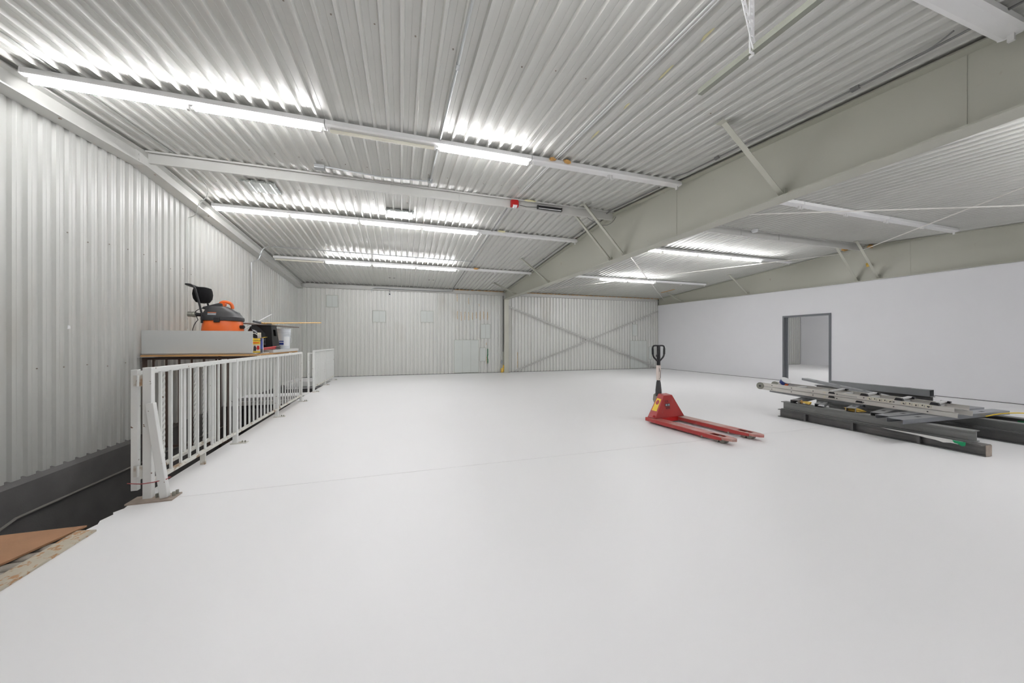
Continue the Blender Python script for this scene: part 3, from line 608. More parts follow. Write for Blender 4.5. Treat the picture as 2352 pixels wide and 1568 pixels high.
# thin roof bracing rods of the right bay
def rod(p, q, lab, r=0.011):
    p, q = Vector(p) - Vector((0, 0, 0.10)), Vector(q) - Vector((0, 0, 0.10)); o = MB().tube([(0, 0, 0), q - p], r, 6).build('brace_rod', 'rod'); o.location = p; tag(o, lab, 'rod', 'thin ceiling brace rods')
rod((6.2, 4.9, 3.80), (12.3, 1.2, 3.45), 'thin pale rod under right bay ceiling crossing to the upper right edge')
rod((12.1, 6.3, 3.92), (6.2, 0.2, 3.42), 'thin pale rod descending from far beam across the nearest right-bay light')
rod((4.45, 6.75, 3.88), (12.2, 13.9, 3.42), 'thin pale rod crossing the glowing far light of the right bay')
rod((12.1, 6.5, 3.93), (4.5, 13.9, 3.45), 'thin pale rod from the far beam to the back wall corner by the column')

# ------------------------------------------------------------------ railings
def railing(name, loc, rz, posts, bal, lab, near_brace=False, plates=True):
    r = thing(name, lab, 'railing', loc, rz, 'white steel railings along the pit')
    y1 = posts[-1]
    MB().box(-0.02, 0.02, posts[0], y1, 1.05, 1.09).build('top_rail', 'rail', r, bevel=0.003)
    MB().box(-0.018, 0.018, posts[0], y1, 0.118, 0.15).build('bottom_rail', 'rail_dirty', r, bevel=0.003)
    for i, y in enumerate(posts):
        w = 0.029 if (i == 0 and near_brace) else 0.025
        MB().box(-w, w, y - 0.025, y + 0.025, 0.0, 1.085 if i else 1.092).build('post', 'rail', r, bevel=0.003)
        if plates and not (i == 0 and near_brace):
            MB().box(-0.045, 0.13, y - 0.045, y + 0.045, 0.0, 0.008).build('foot_plate', 'rail_dirty', r)
            for bx in (0.075, 0.105): MB().cyl((bx, y, 0.008), (bx, y, 0.03), 0.009, 6).build('bolt', 'bare', r)
    me = MB().box(-0.009, 0.009, -0.009, 0.009, 0.0, 0.902).mesh('baluster', 'rail')
    for y in bal: link('baluster', me, r, (0, y, 0.149))
    return r
F0 = [0.0, 1.68, 3.36, 5.04]
bal = []
for k, n in ((0, 10), (1, 10), (2, 9)):
    a, b = F0[k], F0[k + 1]; bal += [a + (b - a) * (i + 1) / (n + 1) for i in range(n)]
ra = railing('railing', (-2.0, 3.67, 0), 0.021, F0, bal, 'long white railing beside the pit, its near post braced to the floor', True)
MB().box(-0.10, 0.20, -0.10, 0.05, 0.0, 0.012).build('base_plate', 'rust_plate', ra)
MB().bar((0.03, -0.035, 0.80), (0.125, -0.035, 0.012), 0.055, 0.045, (0, 1, 0)).build('brace_leg', 'rail', ra, bevel=0.004)
for (bx, by) in ((0.065, -0.02), (0.175, -0.02), (0.18, 0.02), (0.06, 0.03)): MB().cyl((bx, by, 0.012), (bx, by, 0.045), 0.011, 6).build('bolt', 'bare', ra)
tw = MB().tube([(-0.12, -0.03, 0.155), (-0.02, -0.062, 0.15), (0.06, -0.064, 0.155), (0.14, -0.045, 0.165), (0.145, 0.0, 0.165), (0.04, 0.03, 0.16)], 0.004, 5)
tw.build('twine', 'twine', ra)
MB().box(-0.02, 0.02, 2.50, 2.53, 1.048, 1.097).build('sleeve', 'rail', ra); MB().box(-0.022, 0.022, 0.86, 0.885, 0.0, 0.12).build('stub_leg', 'rail_dirty', ra); MB().box(-0.022, 0.022, 4.2, 4.23, 1.048, 1.10).build('sleeve', 'rail', ra)
F1 = [0.0, 1.55, 3.05]
bal = [0.15 + 0.115 * i for i in range(12)] + [1.66 + 0.115 * i for i in range(12)]
rb2 = railing('railing', (-2.19, 10.27, 0), 0.018, F1, bal, 'short far white railing near the back wall beyond the pit gap')
MB().box(-0.14, -0.10, -0.02, 0.02, 0.0, 1.03).build('gate_stile', 'rail', rb2); MB().box(-0.14, -0.02, -0.015, 0.015, 1.0, 1.03).build('gate_rail', 'rail', rb2)
# gate folded back behind the long railing
gt = thing('railing_gate', 'white gate with twisted bars folded back behind the long railing', 'gate', (-2.085, 3.67, 0), 0.03)
MB().box(-0.022, 0.022, -0.02, 0.02, 0.085, 1.075).build('stile', 'rail', gt, bevel=0.003); MB().box(-0.02, 0.02, 1.32, 1.36, 0.10, 1.06).build('stile', 'rail', gt)
MB().box(-0.018, 0.018, 0.02, 1.32, 1.03, 1.06).build('top_rail', 'rail', gt); MB().box(-0.018, 0.018, 0.02, 1.32, 0.16, 0.19).build('bottom_rail', 'rail_dirty', gt)
for z in (0.20, 0.94):
    h_ = MB().box(0.0, 0.055, -0.028, -0.02, z, z + 0.09).build('hinge', 'rail_dirty', gt); MB().cyl((0.03, -0.03, z), (0.03, -0.03, z + 0.09), 0.009, 8).build('hinge_pin', 'rail', h_)
for y in (0.47, 1.24): MB().box(-0.008, 0.008, y - 0.008, y + 0.008, 0.19, 1.03).build('bar', 'rail', gt)
for y in (0.72, 0.82): MB().box(-0.006, 0.006, y - 0.024, y + 0.024, 0.19, 1.03).build('flat_bar', 'rail', gt)
def twisted(y):
    m = MB(); n = 60; vs_ = []; fs_ = []
    for i in range(n + 1):
        a = i * 0.42; z = 0.19 + 0.84 * i / n
        for j in range(4):
            t = a + j * math.pi / 2; vs_.append((0.014 * math.cos(t), y + 0.014 * math.sin(t), z))
    for i in range(n):
        for j in range(4): fs_.append((i * 4 + j, i * 4 + (j + 1) % 4, i * 4 + 4 + (j + 1) % 4, i * 4 + 4 + j))
    m.add(vs_, fs_); m.build('twisted_bar', 'rail', gt)
for y in (0.37, 0.93, 1.12): twisted(y)

# ------------------------------------------------------------------ storage platform over the pit
rf = thing('storage_rack', 'rusty brown steel rack carrying the storage boards over the pit', 'rack', (-3.58, 6.45, 0))
MB().box(0.0, 1.47, -0.02, 0.02, 1.045, 1.085).build('cross_rail', 'rust', rf); MB().box(0.0, 1.47, 2.18, 2.22, 1.045, 1.085).build('cross_rail', 'rust', rf)
for (px, py) in ((0.0, 0.0), (0.0, 2.2)): MB().box(px, px + 0.04, py - 0.02, py + 0.02, -1.7, 1.045).build('post', 'rust', rf)
MB().box(0.04, 1.43, -0.015, 0.015, -0.25, -0.22).build('lower_rail', 'rust', rf)
me = MB().box(-0.01, 0.01, -0.01, 0.01, -0.22, 1.045).mesh('upright', 'rust')
for i in range(7): link('upright', me, rf, (0.12 + 0.152 * i, 0, 0))
def board(name, mat, x0, x1, y0, y1, z0, z1, lab, rz=0, bev=0.0015):
    o = MB().box(-(x1 - x0) / 2, (x1 - x0) / 2, -(y1 - y0) / 2, (y1 - y0) / 2, 0, z1 - z0).build(name, mat, bevel=bev)
    o.location = ((x0 + x1) / 2, (y0 + y1) / 2, z0); o.rotation_euler = (0, 0, rz); tag(o, lab, 'board'); return o
board('plywood_sheet', 'wood', -3.585, -2.17, 6.40, 8.70, 1.09, 1.115, 'tan timber sheet forming the storage platform over the pit')
board('white_board', 'grey_board', -3.585, -2.19, 6.42, 7.05, 1.116, 1.132, 'thin pale board lying on the timber platform')
board('grey_plank', 'grey_board', -2.42, -2.16, 7.15, 8.74, 1.116, 1.17, 'grey painted plank along the far right edge of the platform')
g = board('upright_board', 'grey_board', -3.575, -2.215, 6.405, 6.425, 1.133, 1.475, 'long grey board standing on edge in front of the orange vacuum')
board('white_block', 'white', -3.60, -3.40, 6.36, 6.44, 1.0855, 1.0895, 'scrap of pale trim on the rusty frame at the left wall')
board('timber_batten', 'wood', -3.3, -2.25, 6.325, 6.39, 1.092, 1.113, 'tan timber batten under the upright grey board')

# wet/dry vacuum
vx, vy, vz = -2.80, 6.92, 1.133
v = thing('shop_vacuum', 'orange and black wet-dry vacuum with cart handle behind grey board', 'vacuum', (vx, vy, vz), R(8))
MB().lathe([(0.22, 0.0), (0.25, 0.01), (0.275, 0.12), (0.275, 0.25), (0.262, 0.40), (0.250, 0.515), (0.24, 0.53)], 40, squ=2.7).build('tank', 'orange', v, smooth=True)
lm = MB(); rings_ = [(0.262, 0.515, 0), (0.270, 0.53, 0), (0.268, 0.575, 0), (0.245, 0.60, -0.002), (0.232, 0.64, -0.012), (0.20, 0.675, -0.028), (0.165, 0.715, -0.05), (0.13, 0.745, -0.06), (0.11, 0.752, -0.06)]
nn = 40; vs_ = []; fs_ = []
for (r_, z_, cx_) in rings_:
    for j in range(nn):
        t = 2 * math.pi * j / nn; ct, st_ = math.cos(t), math.sin(t); g_ = (abs(ct) ** 2.9 + abs(st_) ** 2.9) ** (-1 / 2.9); vs_.append((cx_ + r_ * g_ * ct, r_ * g_ * st_, z_))
for i in range(len(rings_) - 1):
    for j in range(nn): fs_.append((i * nn + j, i * nn + (j + 1) % nn, (i + 1) * nn + (j + 1) % nn, (i + 1) * nn + j))
fs_ += [tuple(range(nn))[::-1], tuple(range((len(rings_) - 1) * nn, len(rings_) * nn))]
lid = lm.add(vs_, fs_).build('motor_head', 'charcoal', v, smooth=True)
MB().prism([(-0.25, 0.70), (-0.24, 0.735), (-0.04, 0.805), (0.0, 0.80), (0.02, 0.72), (-0.10, 0.70)], 'y', -0.10, 0.10).build('cord_hook', 'charcoal', lid, bevel=0.008)
MB().prism([(0.0, 0.755), (0.20, 0.665), (0.215, 0.645), (0.0, 0.70)], 'y', -0.09, 0.09).build('top_plate', 'grip', lid, bevel=0.006)
hd = MB(); hd.tube(arc((-0.05, 0, 0.77), (-0.04, 0, 0.835), (0.02, 0, 0.835)) + arc((0.03, 0, 0.834), (0.125, 0, 0.825), (0.12, 0, 0.725), 8), 0.025, 12)
hd.prism([(-0.08, 0.755), (-0.02, 0.82), (0.04, 0.80), (0.02, 0.75)], 'y', -0.05, 0.05); hd.build('carry_handle', 'orange', lid, smooth=True)
lt = MB().box(-0.055, 0.02, -0.285, -0.245, 0.485, 0.56).build('latch', 'black', v, bevel=0.006)
MB().obox((-0.085, -0.243, 0.62), (0.11, 0.006, 0.045), (R(-14), 0, R(-8))).build('label', 'silver', v); MB().obox((-0.083, -0.2465, 0.638), (0.11, 0.004, 0.008), (R(-14), 0, R(-8))).build('label_stripe', 'orange', v)
MB().cyl((0.23, -0.10, 0.42), (0.30, -0.12, 0.42), 0.03, 14).build('drain_cap', 'black', v)
hp = MB(); hp.tube([(-0.20, -0.05, 0.60), (-0.30, -0.06, 0.61), (-0.34, -0.065, 0.61)], [0.028, 0.028, 0.034], 12); hp.build('hose_port', 'black', v, smooth=True)
MB().tube([(-0.33, -0.06, 0.61), (-0.37, -0.065, 0.612), (-0.375, -0.066, 0.612), (-0.43, -0.07, 0.615)], [0.043, 0.045, 0.040, 0.040], 12).build('hose_cuff', 'bare', v)
for sy in (-1, 1):
    MB().tube([(-0.22, sy * 0.20, 0.47), (-0.22, sy * 0.20, 0.62), (-0.255, sy * 0.20, 0.80), (-0.29, sy * 0.20, 0.96)] + arc((-0.295, sy * 0.20, 0.99), (-0.32, sy * 0.20, 1.065), (-0.38, sy * 0.19, 1.07)) + [(-0.42, sy * 0.16, 1.075)], 0.014, 10).build('cart_handle_side', 'black', v, smooth=True)
MB().tube(arc((-0.42, -0.165, 1.075), (-0.45, -0.10, 1.08), (-0.45, 0.0, 1.08)) + arc((-0.45, 0.0, 1.08), (-0.45, 0.10, 1.08), (-0.42, 0.165, 1.075)), 0.014, 10).build('cart_handle_bar', 'black', v, smooth=True)
MB().cyl((-0.33, -0.19, 1.06), (-0.33, 0.19, 1.06), 0.008, 8).build('cross_bar', 'black', v)
MB().lathe([(0.03, 0.80), (0.085, 0.815), (0.115, 0.87), (0.125, 0.94), (0.118, 1.0), (0.105, 1.04), (0.06, 1.055)], 28, (-0.27, 0.02, 0), sx=1.0, sy=1.4).build('tool_bag', 'bag_cloth', v, smooth=True)
MB().tube(arc((-0.20, -0.15, 0.72), (-0.35, -0.2, 0.66), (-0.30, -0.15, 0.58)) + arc((-0.28, -0.15, 0.52), (-0.36, -0.2, 0.42), (-0.34, -0.15, 0.15)), 0.006, 6).build('power_cord', 'black', v)
MB().cyl((-0.28, -0.12, 0.10), (-0.28, -0.17, 0.10), 0.095, 20).build('wheel', 'black', v); MB().cyl((-0.28, 0.12, 0.10), (-0.28, 0.17, 0.10), 0.095, 20).build('wheel', 'black', v)

# step stool
s = thing('step_stool', 'black plastic step stool with cut-out grips on the storage platform', 'stool', (-2.38, 7.42, 1.171), R(-4))
def frustum_panel(name, b0, b1, t0, t1, thick, holes=None):
    b0, b1, t0, t1 = map(Vector, (b0, b1, t0, t1)); m = MB()
    def Pt(u, w): return (b0 * (1 - u) + b1 * u) * (1 - w) + (t0 * (1 - u) + t1 * u) * w
    nrm = (b1 - b0).cross(t0 - b0).normalized() * thick
    us = sorted({0, 1} | {h[i] for h in (holes or []) for i in (0, 1)}); ws = sorted({0, 1} | {h[i] for h in (holes or []) for i in (2, 3)})
    for i in range(len(us) - 1):
        for j in range(len(ws) - 1):
            uc, wc = (us[i] + us[i + 1]) / 2, (ws[j] + ws[j + 1]) / 2
            if any(h[0] < uc < h[1] and h[2] < wc < h[3] for h in (holes or [])): continue
            q = [Pt(us[i], ws[j]), Pt(us[i + 1], ws[j]), Pt(us[i + 1], ws[j + 1]), Pt(us[i], ws[j + 1])]
            m.add(q + [p + nrm for p in q], [(0, 1, 2, 3), (7, 6, 5, 4), (0, 4, 5, 1), (1, 5, 6, 2), (2, 6, 7, 3), (3, 7, 4, 0)])
    return m.build(name, 'stool', s)
bw, bd, tw_, td, hh = 0.19, 0.155, 0.145, 0.115, 0.42
B = [(-bw, -bd, 0), (bw, -bd, 0), (bw, bd, 0), (-bw, bd, 0)]; T = [(-tw_, -td, hh), (tw_, -td, hh), (tw_, td, hh), (-tw_, td, hh)]
for i in range(4):
    j = (i + 1) % 4
    frustum_panel('side_panel', B[i], B[j], T[i], T[j], 0.006, [(0.28, 0.72, 0.0, 0.14), (0.28, 0.72, 0.58, 0.86)] if i % 2 else [(0.3, 0.7, 0.0, 0.10)])
MB().box(-tw_ - 0.012, tw_ + 0.012, -td - 0.012, td + 0.012, hh, hh + 0.02).build('tread', 'stool', s, bevel=0.006)

# carton
b = thing('tool_carton', 'yellow and blue tool carton with open flaps beside the grey board', 'carton', (-2.222, 6.62, 1.133), R(-3))
MB().box(-0.065, 0.065, -0.05, 0.05, 0, 0.235).build('carton_body', 'blue', b)
MB().box(-0.065, 0.062, -0.0515, -0.05, 0.135, 0.232).build('yellow_print', 'yellow', b); MB().box(-0.065, 0.062, -0.0515, -0.05, 0.025, 0.135).build('picture_print', 'cream', b); MB().box(-0.065, 0.062, -0.0515, -0.05, 0.002, 0.025).build('yellow_print', 'yellow', b)
MB().box(0.065, 0.0665, 0.03, 0.048, 0.0, 0.235).build('white_edge', 'white', b); MB().box(0.065, 0.0662, -0.05, 0.03, 0.0, 0.06).build('dark_print', 'ink', b)
MB().box(-0.06, 0.045, -0.0522, -0.0515, 0.152, 0.17).build('red_print', 'orange', b)
mp_ = MB().prism([(-0.035, 0.03), (0.0, 0.03), (0.008, 0.075), (-0.012, 0.12), (-0.03, 0.10)], 'y', -0.0522, -0.0515).build('tool_print', 'ink', b); MB().prism([(0.01, 0.06), (0.03, 0.045), (0.05, 0.06), (0.045, 0.11), (0.018, 0.115)], 'y', -0.0522, -0.0515).build('tool_print', 'red_bright', b)
text('lettering', 'MAXIMUM', 0.034, 'ink', b, (0.0, -0.0515, 0.195), (R(90), 0, 0))
for (sx, a) in ((-1, 0.25), (1, -0.18)): MB().obox((sx * 0.09, 0, 0.245), (0.07, 0.09, 0.003), (0, a * 1.3, 0)).build('flap', 'yellow', b)
MB().obox((0.01, 0.045, 0.28), (0.05, 0.003, 0.09), (0.1, 0, 0.1)).build('flap', 'cream', b)
pipe('cable', arc((-2.34, 6.66, 1.39), (-2.30, 6.68, 1.50), (-2.22, 6.66, 1.40), 8), 0.004, 'white', 'thin white wire loop rising from the open carton', 'wire')
# bucket
k = thing('plastic_bucket', 'pale grey plastic bucket with white label under the planks', 'bucket', (-2.25, 8.05, 1.171))
MB().lathe([(0.098, 0.0), (0.102, 0.004), (0.114, 0.27), (0.122, 0.275), (0.122, 0.295), (0.116, 0.30), (0.124, 0.33), (0.124, 0.345), (0.117, 0.35), (0.119, 0.385), (0.125, 0.39), (0.125, 0.40), (0.11, 0.40)], 28).build('shell', 'bucket', k, smooth=True)
def curved_label(a0, a1, z0, z1, r, mat, name):
    m = MB(); n = 6; vs_ = []; 
    for i in range(n + 1):
        t = a0 + (a1 - a0) * i / n
        for z in (z0, z1):
            rr = r + 0.001 + z * 0.04; vs_ += [(rr * math.cos(t), rr * math.sin(t), z)]
    m.add(vs_, [(2 * i, 2 * i + 2, 2 * i + 3, 2 * i + 1) for i in range(n)]); m.build(name, mat, k)
curved_label(R(-75), R(-20), 0.06, 0.24, 0.104, 'white', 'white_label'); curved_label(R(-120), R(-76), 0.08, 0.16, 0.104, 'blue', 'blue_label'); curved_label(R(-120), R(-76), 0.125, 0.138, 0.1045, 'white', 'label_stripe')
MB().tube(arc((0.10, -0.075, 0.31), (0.16, -0.02, 0.20), (0.125, 0.02, 0.12)), 0.004, 6).build('bail_handle', 'white', k)
# bolt cutters and other long tools
def tool_rod(name, p, q, r, mat, lab, cat, grips=()):
    p, q = Vector(p), Vector(q); t = thing(name, lab, cat, p)
    MB().tube([(0, 0, 0), q - p], r, 10).build('shaft', mat, t, smooth=True)
    for (a, b_, rr, gm_) in grips: MB().tube([(q - p) * a, (q - p) * b_], rr, 10).build('grip', gm_, t, smooth=True)
    return t
bc = tool_rod('bolt_cutter', (-2.14, 6.72, 1.186), (-2.13, 7.55, 1.192), 0.012, 'red_bright', 'red bolt cutter with black grips lying on the platform edge', 'bolt cutter', [(0.72, 1.02, 0.0135, 'black')])
bc.location.z = 1.185; bc.location.x = -2.19
MB().tube([(0, 0.0, 0.016), (0.012, 0.80, 0.040)], 0.012, 10).build('shaft', 'red_bright', bc, smooth=True); MB().tube([(0.009, 0.62, 0.034), (0.013, 0.84, 0.041)], 0.0145, 10).build('grip', 'black', bc, smooth=True); MB().prism([(-0.02, -0.02), (0.02, -0.02), (0.01, 0.03), (-0.01, 0.03)], 'z', 0.0, 0.02).build('jaw', 'bare', bc)
tool_rod('shovel_handle', (-2.46, 7.18, 1.665), (-2.30, 7.72, 1.625), 0.015, 'wood_pole', 'wooden tool handle with two grey grips lying on the stool', 'handle', [(-0.02, 0.28, 0.019, 'grip'), (0.55, 0.78, 0.019, 'grip')])
tool_rod('broom_pole', (-2.36, 7.35, 1.648), (-1.86, 9.45, 1.775), 0.012, 'wood_pole', 'long yellow wooden pole pointing towards the back wall', 'pole')
pl = board('weathered_plank', 'weathered', -2.62, -2.50, 6.98, 8.55, 1.612, 1.632, 'weathered grey-brown plank lying across stool and bucket', R(-13)); pl.location = (-2.33, 7.78, 1.612)
wst = MB().bar((0, 0, 0), (0.33, 0.42, 0.33), 0.035, 0.006).build('trim_strip', 'white'); wst.location = (-2.66, 7.2, 1.50); tag(wst, 'white plastic strip leaning up behind the vacuum', 'strip')
gb = MB().blob((0, 0, 0.22), (0.15, 0.10, 0.25), 12, 0.14).build('garbage_bag', 'black_gloss', smooth=True); gb.location = (-2.39, 7.06, 1.12); tag(gb, 'shiny black plastic bag between vacuum and stool', 'bag')

# ------------------------------------------------------------------ near left: boards over the pit
pw = MB().prism([(-2.105, 3.235), (-2.215, 2.82), (-2.42, 2.1), (-2.6, 0.5), (-3.5, 0.5), (-3.5, 3.25)], 'z', 0.0, 0.012).build('plywood_cover', 'ply'); pw.location = (0, 0, 0.004); tag(pw, 'brown plywood sheet covering the near end of the pit', 'board')
cg = MB(); n = 200
vs_ = []; fs_ = []
for i in range(n + 1):
    yy = -2.0 + 2.0 * i / n; ph = (yy / 0.1) % 1.0; zz = 0.026 * math.sqrt(max(0, 1 - (2 * ph - 1) ** 2)) 
    vs_ += [(-0.7, yy, zz), (0.68, yy, zz), (0.68, yy, zz - 0.001), (-0.7, yy, zz - 0.001)]
for i in range(n):
    for j in range(4): fs_.append((i * 4 + j, i * 4 + (j + 1) % 4, i * 4 + 4 + (j + 1) % 4, i * 4 + 4 + j))
cg.add(vs_, fs_); cgo = cg.build('corrugated_sheet', 'corrugated_dark'); cgo.location = (-2.80, 3.26, -0.024); cgo.rotation_euler = (0, 0, R(1)); tag(cgo, 'dull corrugated metal sheet under the brown plywood', 'metal sheet')
osb = MB().prism([(0, 0), (0.115, -0.02), (0.14, -2.5), (0.0, -2.5)], 'z', 0.0, 0.012).build('strand_board_strip', 'osb'); osb.location = (-2.115, 3.17, 0.001); tag(osb, 'worn strand board strip lying along the floor edge', 'board')

# ------------------------------------------------------------------ pallet truck
pj = thing('pallet_truck', 'red hand pallet truck with black loop handle on the white floor', 'pallet truck', (4.14, 4.64, 0), R(5.0))
# local: forks point to -y
def fork(xc):
    f = MB(); poly = [(-0.08, 0.02), (-0.08, -1.16), (-0.072, -1.24), (-0.045, -1.30), (0, -1.325), (0.045, -1.30), (0.072, -1.24), (0.08, -1.16), (0.08, 0.02)]
    top = [(-0.08, -0.98), (-0.08, 0.02), (0.08, 0.02), (0.08, -0.98)]
    f.prism(top, 'z', 0.078, 0.084)
    f.prism([(-0.08, -1.17), (-0.045, -1.17), (-0.045, -0.98), (-0.08, -0.98)], 'z', 0.078, 0.084); f.prism([(0.045, -1.17), (0.08, -1.17), (0.08, -0.98), (0.045, -0.98)], 'z', 0.078, 0.084)
    f.prism([(-0.08, -1.17), (-0.072, -1.24), (-0.045, -1.30), (0, -1.325), (0.045, -1.30), (0.072, -1.24), (0.08, -1.17)], 'z', 0.055, 0.084)
    for i in range(len(f.v)): x, y, z = f.v[i]; f.v[i] = (x + xc, y, z)
    fo = f.build('fork', 'red_worn', pj)
    for sx in (-1, 1):
        m = MB().prism([(0.02, 0.028), (0.02, 0.078), (-1.18, 0.078), (-1.18, 0.045), (-1.0, 0.03)], 'x', xc + sx * 0.08 - 0.003, xc + sx * 0.08 + 0.003); m.build('fork_side', 'red', fo)
    for y in (-1.08, -1.16): MB().cyl((xc - 0.045, y, 0.036), (xc + 0.045, y, 0.036), 0.036, 16).build('load_roller', 'bare', fo)
    MB().box(xc - 0.04, xc + 0.04, -1.13, -1.10, 0.03, 0.07).build('roller_bracket', 'red', fo)
    MB().cyl((xc - 0.09, -0.90, 0.03), (xc + 0.09, -0.90, 0.03), 0.014, 8).build('axle_pin', 'bare', fo)
fork(-0.265); fork(0.265)
# cross body: wedge narrowing upwards
bd_ = MB()
b0 = [(-0.345, -0.02), (0.345, -0.02), (0.345, 0.14), (-0.345, 0.14)]; 
bd_.prism([(-0.345, 0.02), (-0.345, 0.14), (0.345, 0.14), (0.345, 0.02)], 'z', 0.03, 0.085); bd_.build('cross_member', 'red', pj, bevel=0.004)
wd = MB()
lo = [(-0.30, -0.03, 0.085), (0.33, -0.03, 0.085), (0.31, 0.13, 0.085), (-0.31, 0.13, 0.085)]; hi_ = [(-0.09, 0.0, 0.44), (0.09, 0.0, 0.44), (0.085, 0.12, 0.455), (-0.085, 0.12, 0.455)]
wd.add(lo + hi_, [(0, 3, 2, 1), (4, 5, 6, 7), (0, 1, 5, 4), (1, 2, 6, 5), (2, 3, 7, 6), (3, 0, 4, 7)]); bodyo = wd.build('body_shell', 'red', pj, bevel=0.006)
MB().box(-0.2, 0.2, -0.032, -0.02, 0.02, 0.085).build('cross_panel', 'red_bright', pj)
# stickers
def onface(u, w, off):  # point on left sloping side face of the wedge: u along depth 0..1, w height 0..1
    a = Vector(lo[0]).lerp(Vector(lo[3]), u); t = Vector(hi_[0]).lerp(Vector(hi_[3]), u); p = a.lerp(t, w)
    nrm = (Vector(lo[0]) - Vector(lo[3])).cross(Vector(hi_[3]) - Vector(lo[3])).normalized()
    if nrm.x > 0: nrm = -nrm
    return p + nrm * off
def face_patch(u0, u1, w0, w1, mat, name, off=0.0015):
    q = [onface(u0, w0, off), onface(u1, w0, off), onface(u1, w1, off), onface(u0, w1, off)]; q2 = [onface(u0, w0, 0), onface(u1, w0, 0), onface(u1, w1, 0), onface(u0, w1, 0)]
    MB().add(q + q2, [(0, 1, 2, 3), (7, 6, 5, 4), (0, 4, 5, 1), (1, 5, 6, 2), (2, 6, 7, 3), (3, 7, 4, 0)]).build(name, mat, bodyo)
face_patch(0.18, 0.85, 0.30, 0.82, 'yellow', 'warning_sticker')
ring = MB(); n = 14; pts = [onface(0.52 + 0.24 * math.cos(2 * math.pi * i / n), 0.66 + 0.10 * math.sin(2 * math.pi * i / n), 0.0025) for i in range(n)]
ring.add(pts, [tuple(range(n))]); ring.build('sticker_disc', 'red', bodyo)
fa = math.atan2(0.03, 0.355)
lrot = (R(90) - fa, 0, 0)
text('lettering', 'C E', 0.045, 'ink', bodyo, (-0.045, -0.0145, 0.345), lrot)
q = MB().obox((-0.03, -0.0185, 0.285), (0.10, 0.002, 0.045), (-fa, 0, 0)); q.build('badge', 'ink', bodyo)
for dx in (-0.024, 0.026): MB().obox((-0.03 + dx, -0.0200, 0.287), (0.036, 0.002, 0.030), (-fa, 0, 0)).build('badge_figure', 'silver', bodyo)
for dz in (0.245, 0.228): MB().obox((-0.025, -0.0225 + (0.245 - dz) * 0.08 * -1, dz), (0.085, 0.002, 0.006), (-fa, 0, 0)).build('badge_line', 'ink', bodyo)
MB().cyl((-0.275, 0.02, 0.12), (-0.31, 0.0, 0.115), 0.014, 10).build('knob', 'red_bright', pj); MB().cyl((0.24, 0.05, 0.19), (0.29, 0.05, 0.20), 0.016, 8).build('side_pin', 'red', pj)
# pump, handle
pump = MB(); pump.tube([(0, 0.20, 0.07), (0, 0.20, 0.14), (0, 0.20, 0.145), (0, 0.20, 0.34), (0, 0.20, 0.36)], [0.05, 0.05, 0.035, 0.035, 0.02], 14); pump.build('pump', 'bare', pj, smooth=True)
pb = MB(); pb.prism([(0.12, 0.30), (0.26, 0.28), (0.285, 0.33), (0.27, 0.42), (0.21, 0.46), (0.14, 0.40)], 'x', -0.045, 0.045); pb.build('pump_housing', 'bare', pj, bevel=0.008)
for sx in (-1, 1): MB().cyl((sx * 0.055 - 0.02, 0.20, 0.09), (sx * 0.055 + 0.02, 0.20, 0.09), 0.09, 20).build('steer_wheel', 'charcoal', pj)
MB().cyl((-0.08, 0.20, 0.09), (0.08, 0.20, 0.09), 0.015, 8).build('wheel_axle', 'bare', pj)
MB().tube([(0, 0.20, 0.40), (0, 0.20, 0.50), (0, 0.20, 0.63), (0, 0.20, 0.66)], [0.052, 0.050, 0.036, 0.028], 12).build('handle_boot', 'charcoal', pj, smooth=True)
hs = MB().box(-0.022, 0.022, 0.178, 0.222, 0.62, 1.25).build('handle_shaft', 'black', pj, bevel=0.006)
tape = MB().box(-0.027, 0.027, 0.173, 0.227, 0.665, 0.915).build('taped_sleeve', 'pink_tape', pj, bevel=0.003)
MB().prism([(-0.014, 0.80), (-0.003, 0.82), (-0.006, 0.86), (-0.018, 0.87), (-0.012, 0.84)], 'y', 0.171, 0.173).build('torn_gap', 'ink', tape); MB().prism([(0.012, 0.70), (0.020, 0.70), (0.022, 0.84), (0.016, 0.82)], 'y', 0.171, 0.173).build('torn_gap', 'ink', tape)
MB().cyl((-0.008, 0.173, 0.695), (-0.008, 0.169, 0.695), 0.006, 8).build('rivet', 'ink', tape)
loop = [(0.0, 1.245)] + [(0.07, 1.247)] + [tuple(p)[:2] for p in arc((0.085, 1.245, 0), (0.125, 1.245, 0), (0.128, 1.195, 0), 5)] + [(0.124, 1.13)] + [tuple(p)[:2] for p in arc((0.122, 1.10, 0), (0.118, 1.065, 0), (0.085, 1.035, 0), 4)] + [(0.0, 0.965)]
for sx in (-1, 1):
    MB().tube([(sx * a_, 0.20, z_) for (a_, z_) in loop], 0.014, 10).build('handle_loop', 'black', pj, smooth=True)
    MB().tube([(sx * 0.127, 0.20, 1.20), (sx * 0.124, 0.20, 1.10)], 0.0175, 10).build('hand_grip', 'black', pj, smooth=True)
MB().tube([(-0.015, 0.19, 1.16), (-0.055, 0.17, 1.11), (-0.085, 0.165, 1.065)], 0.009, 8).build('release_lever', 'black', pj, smooth=True)

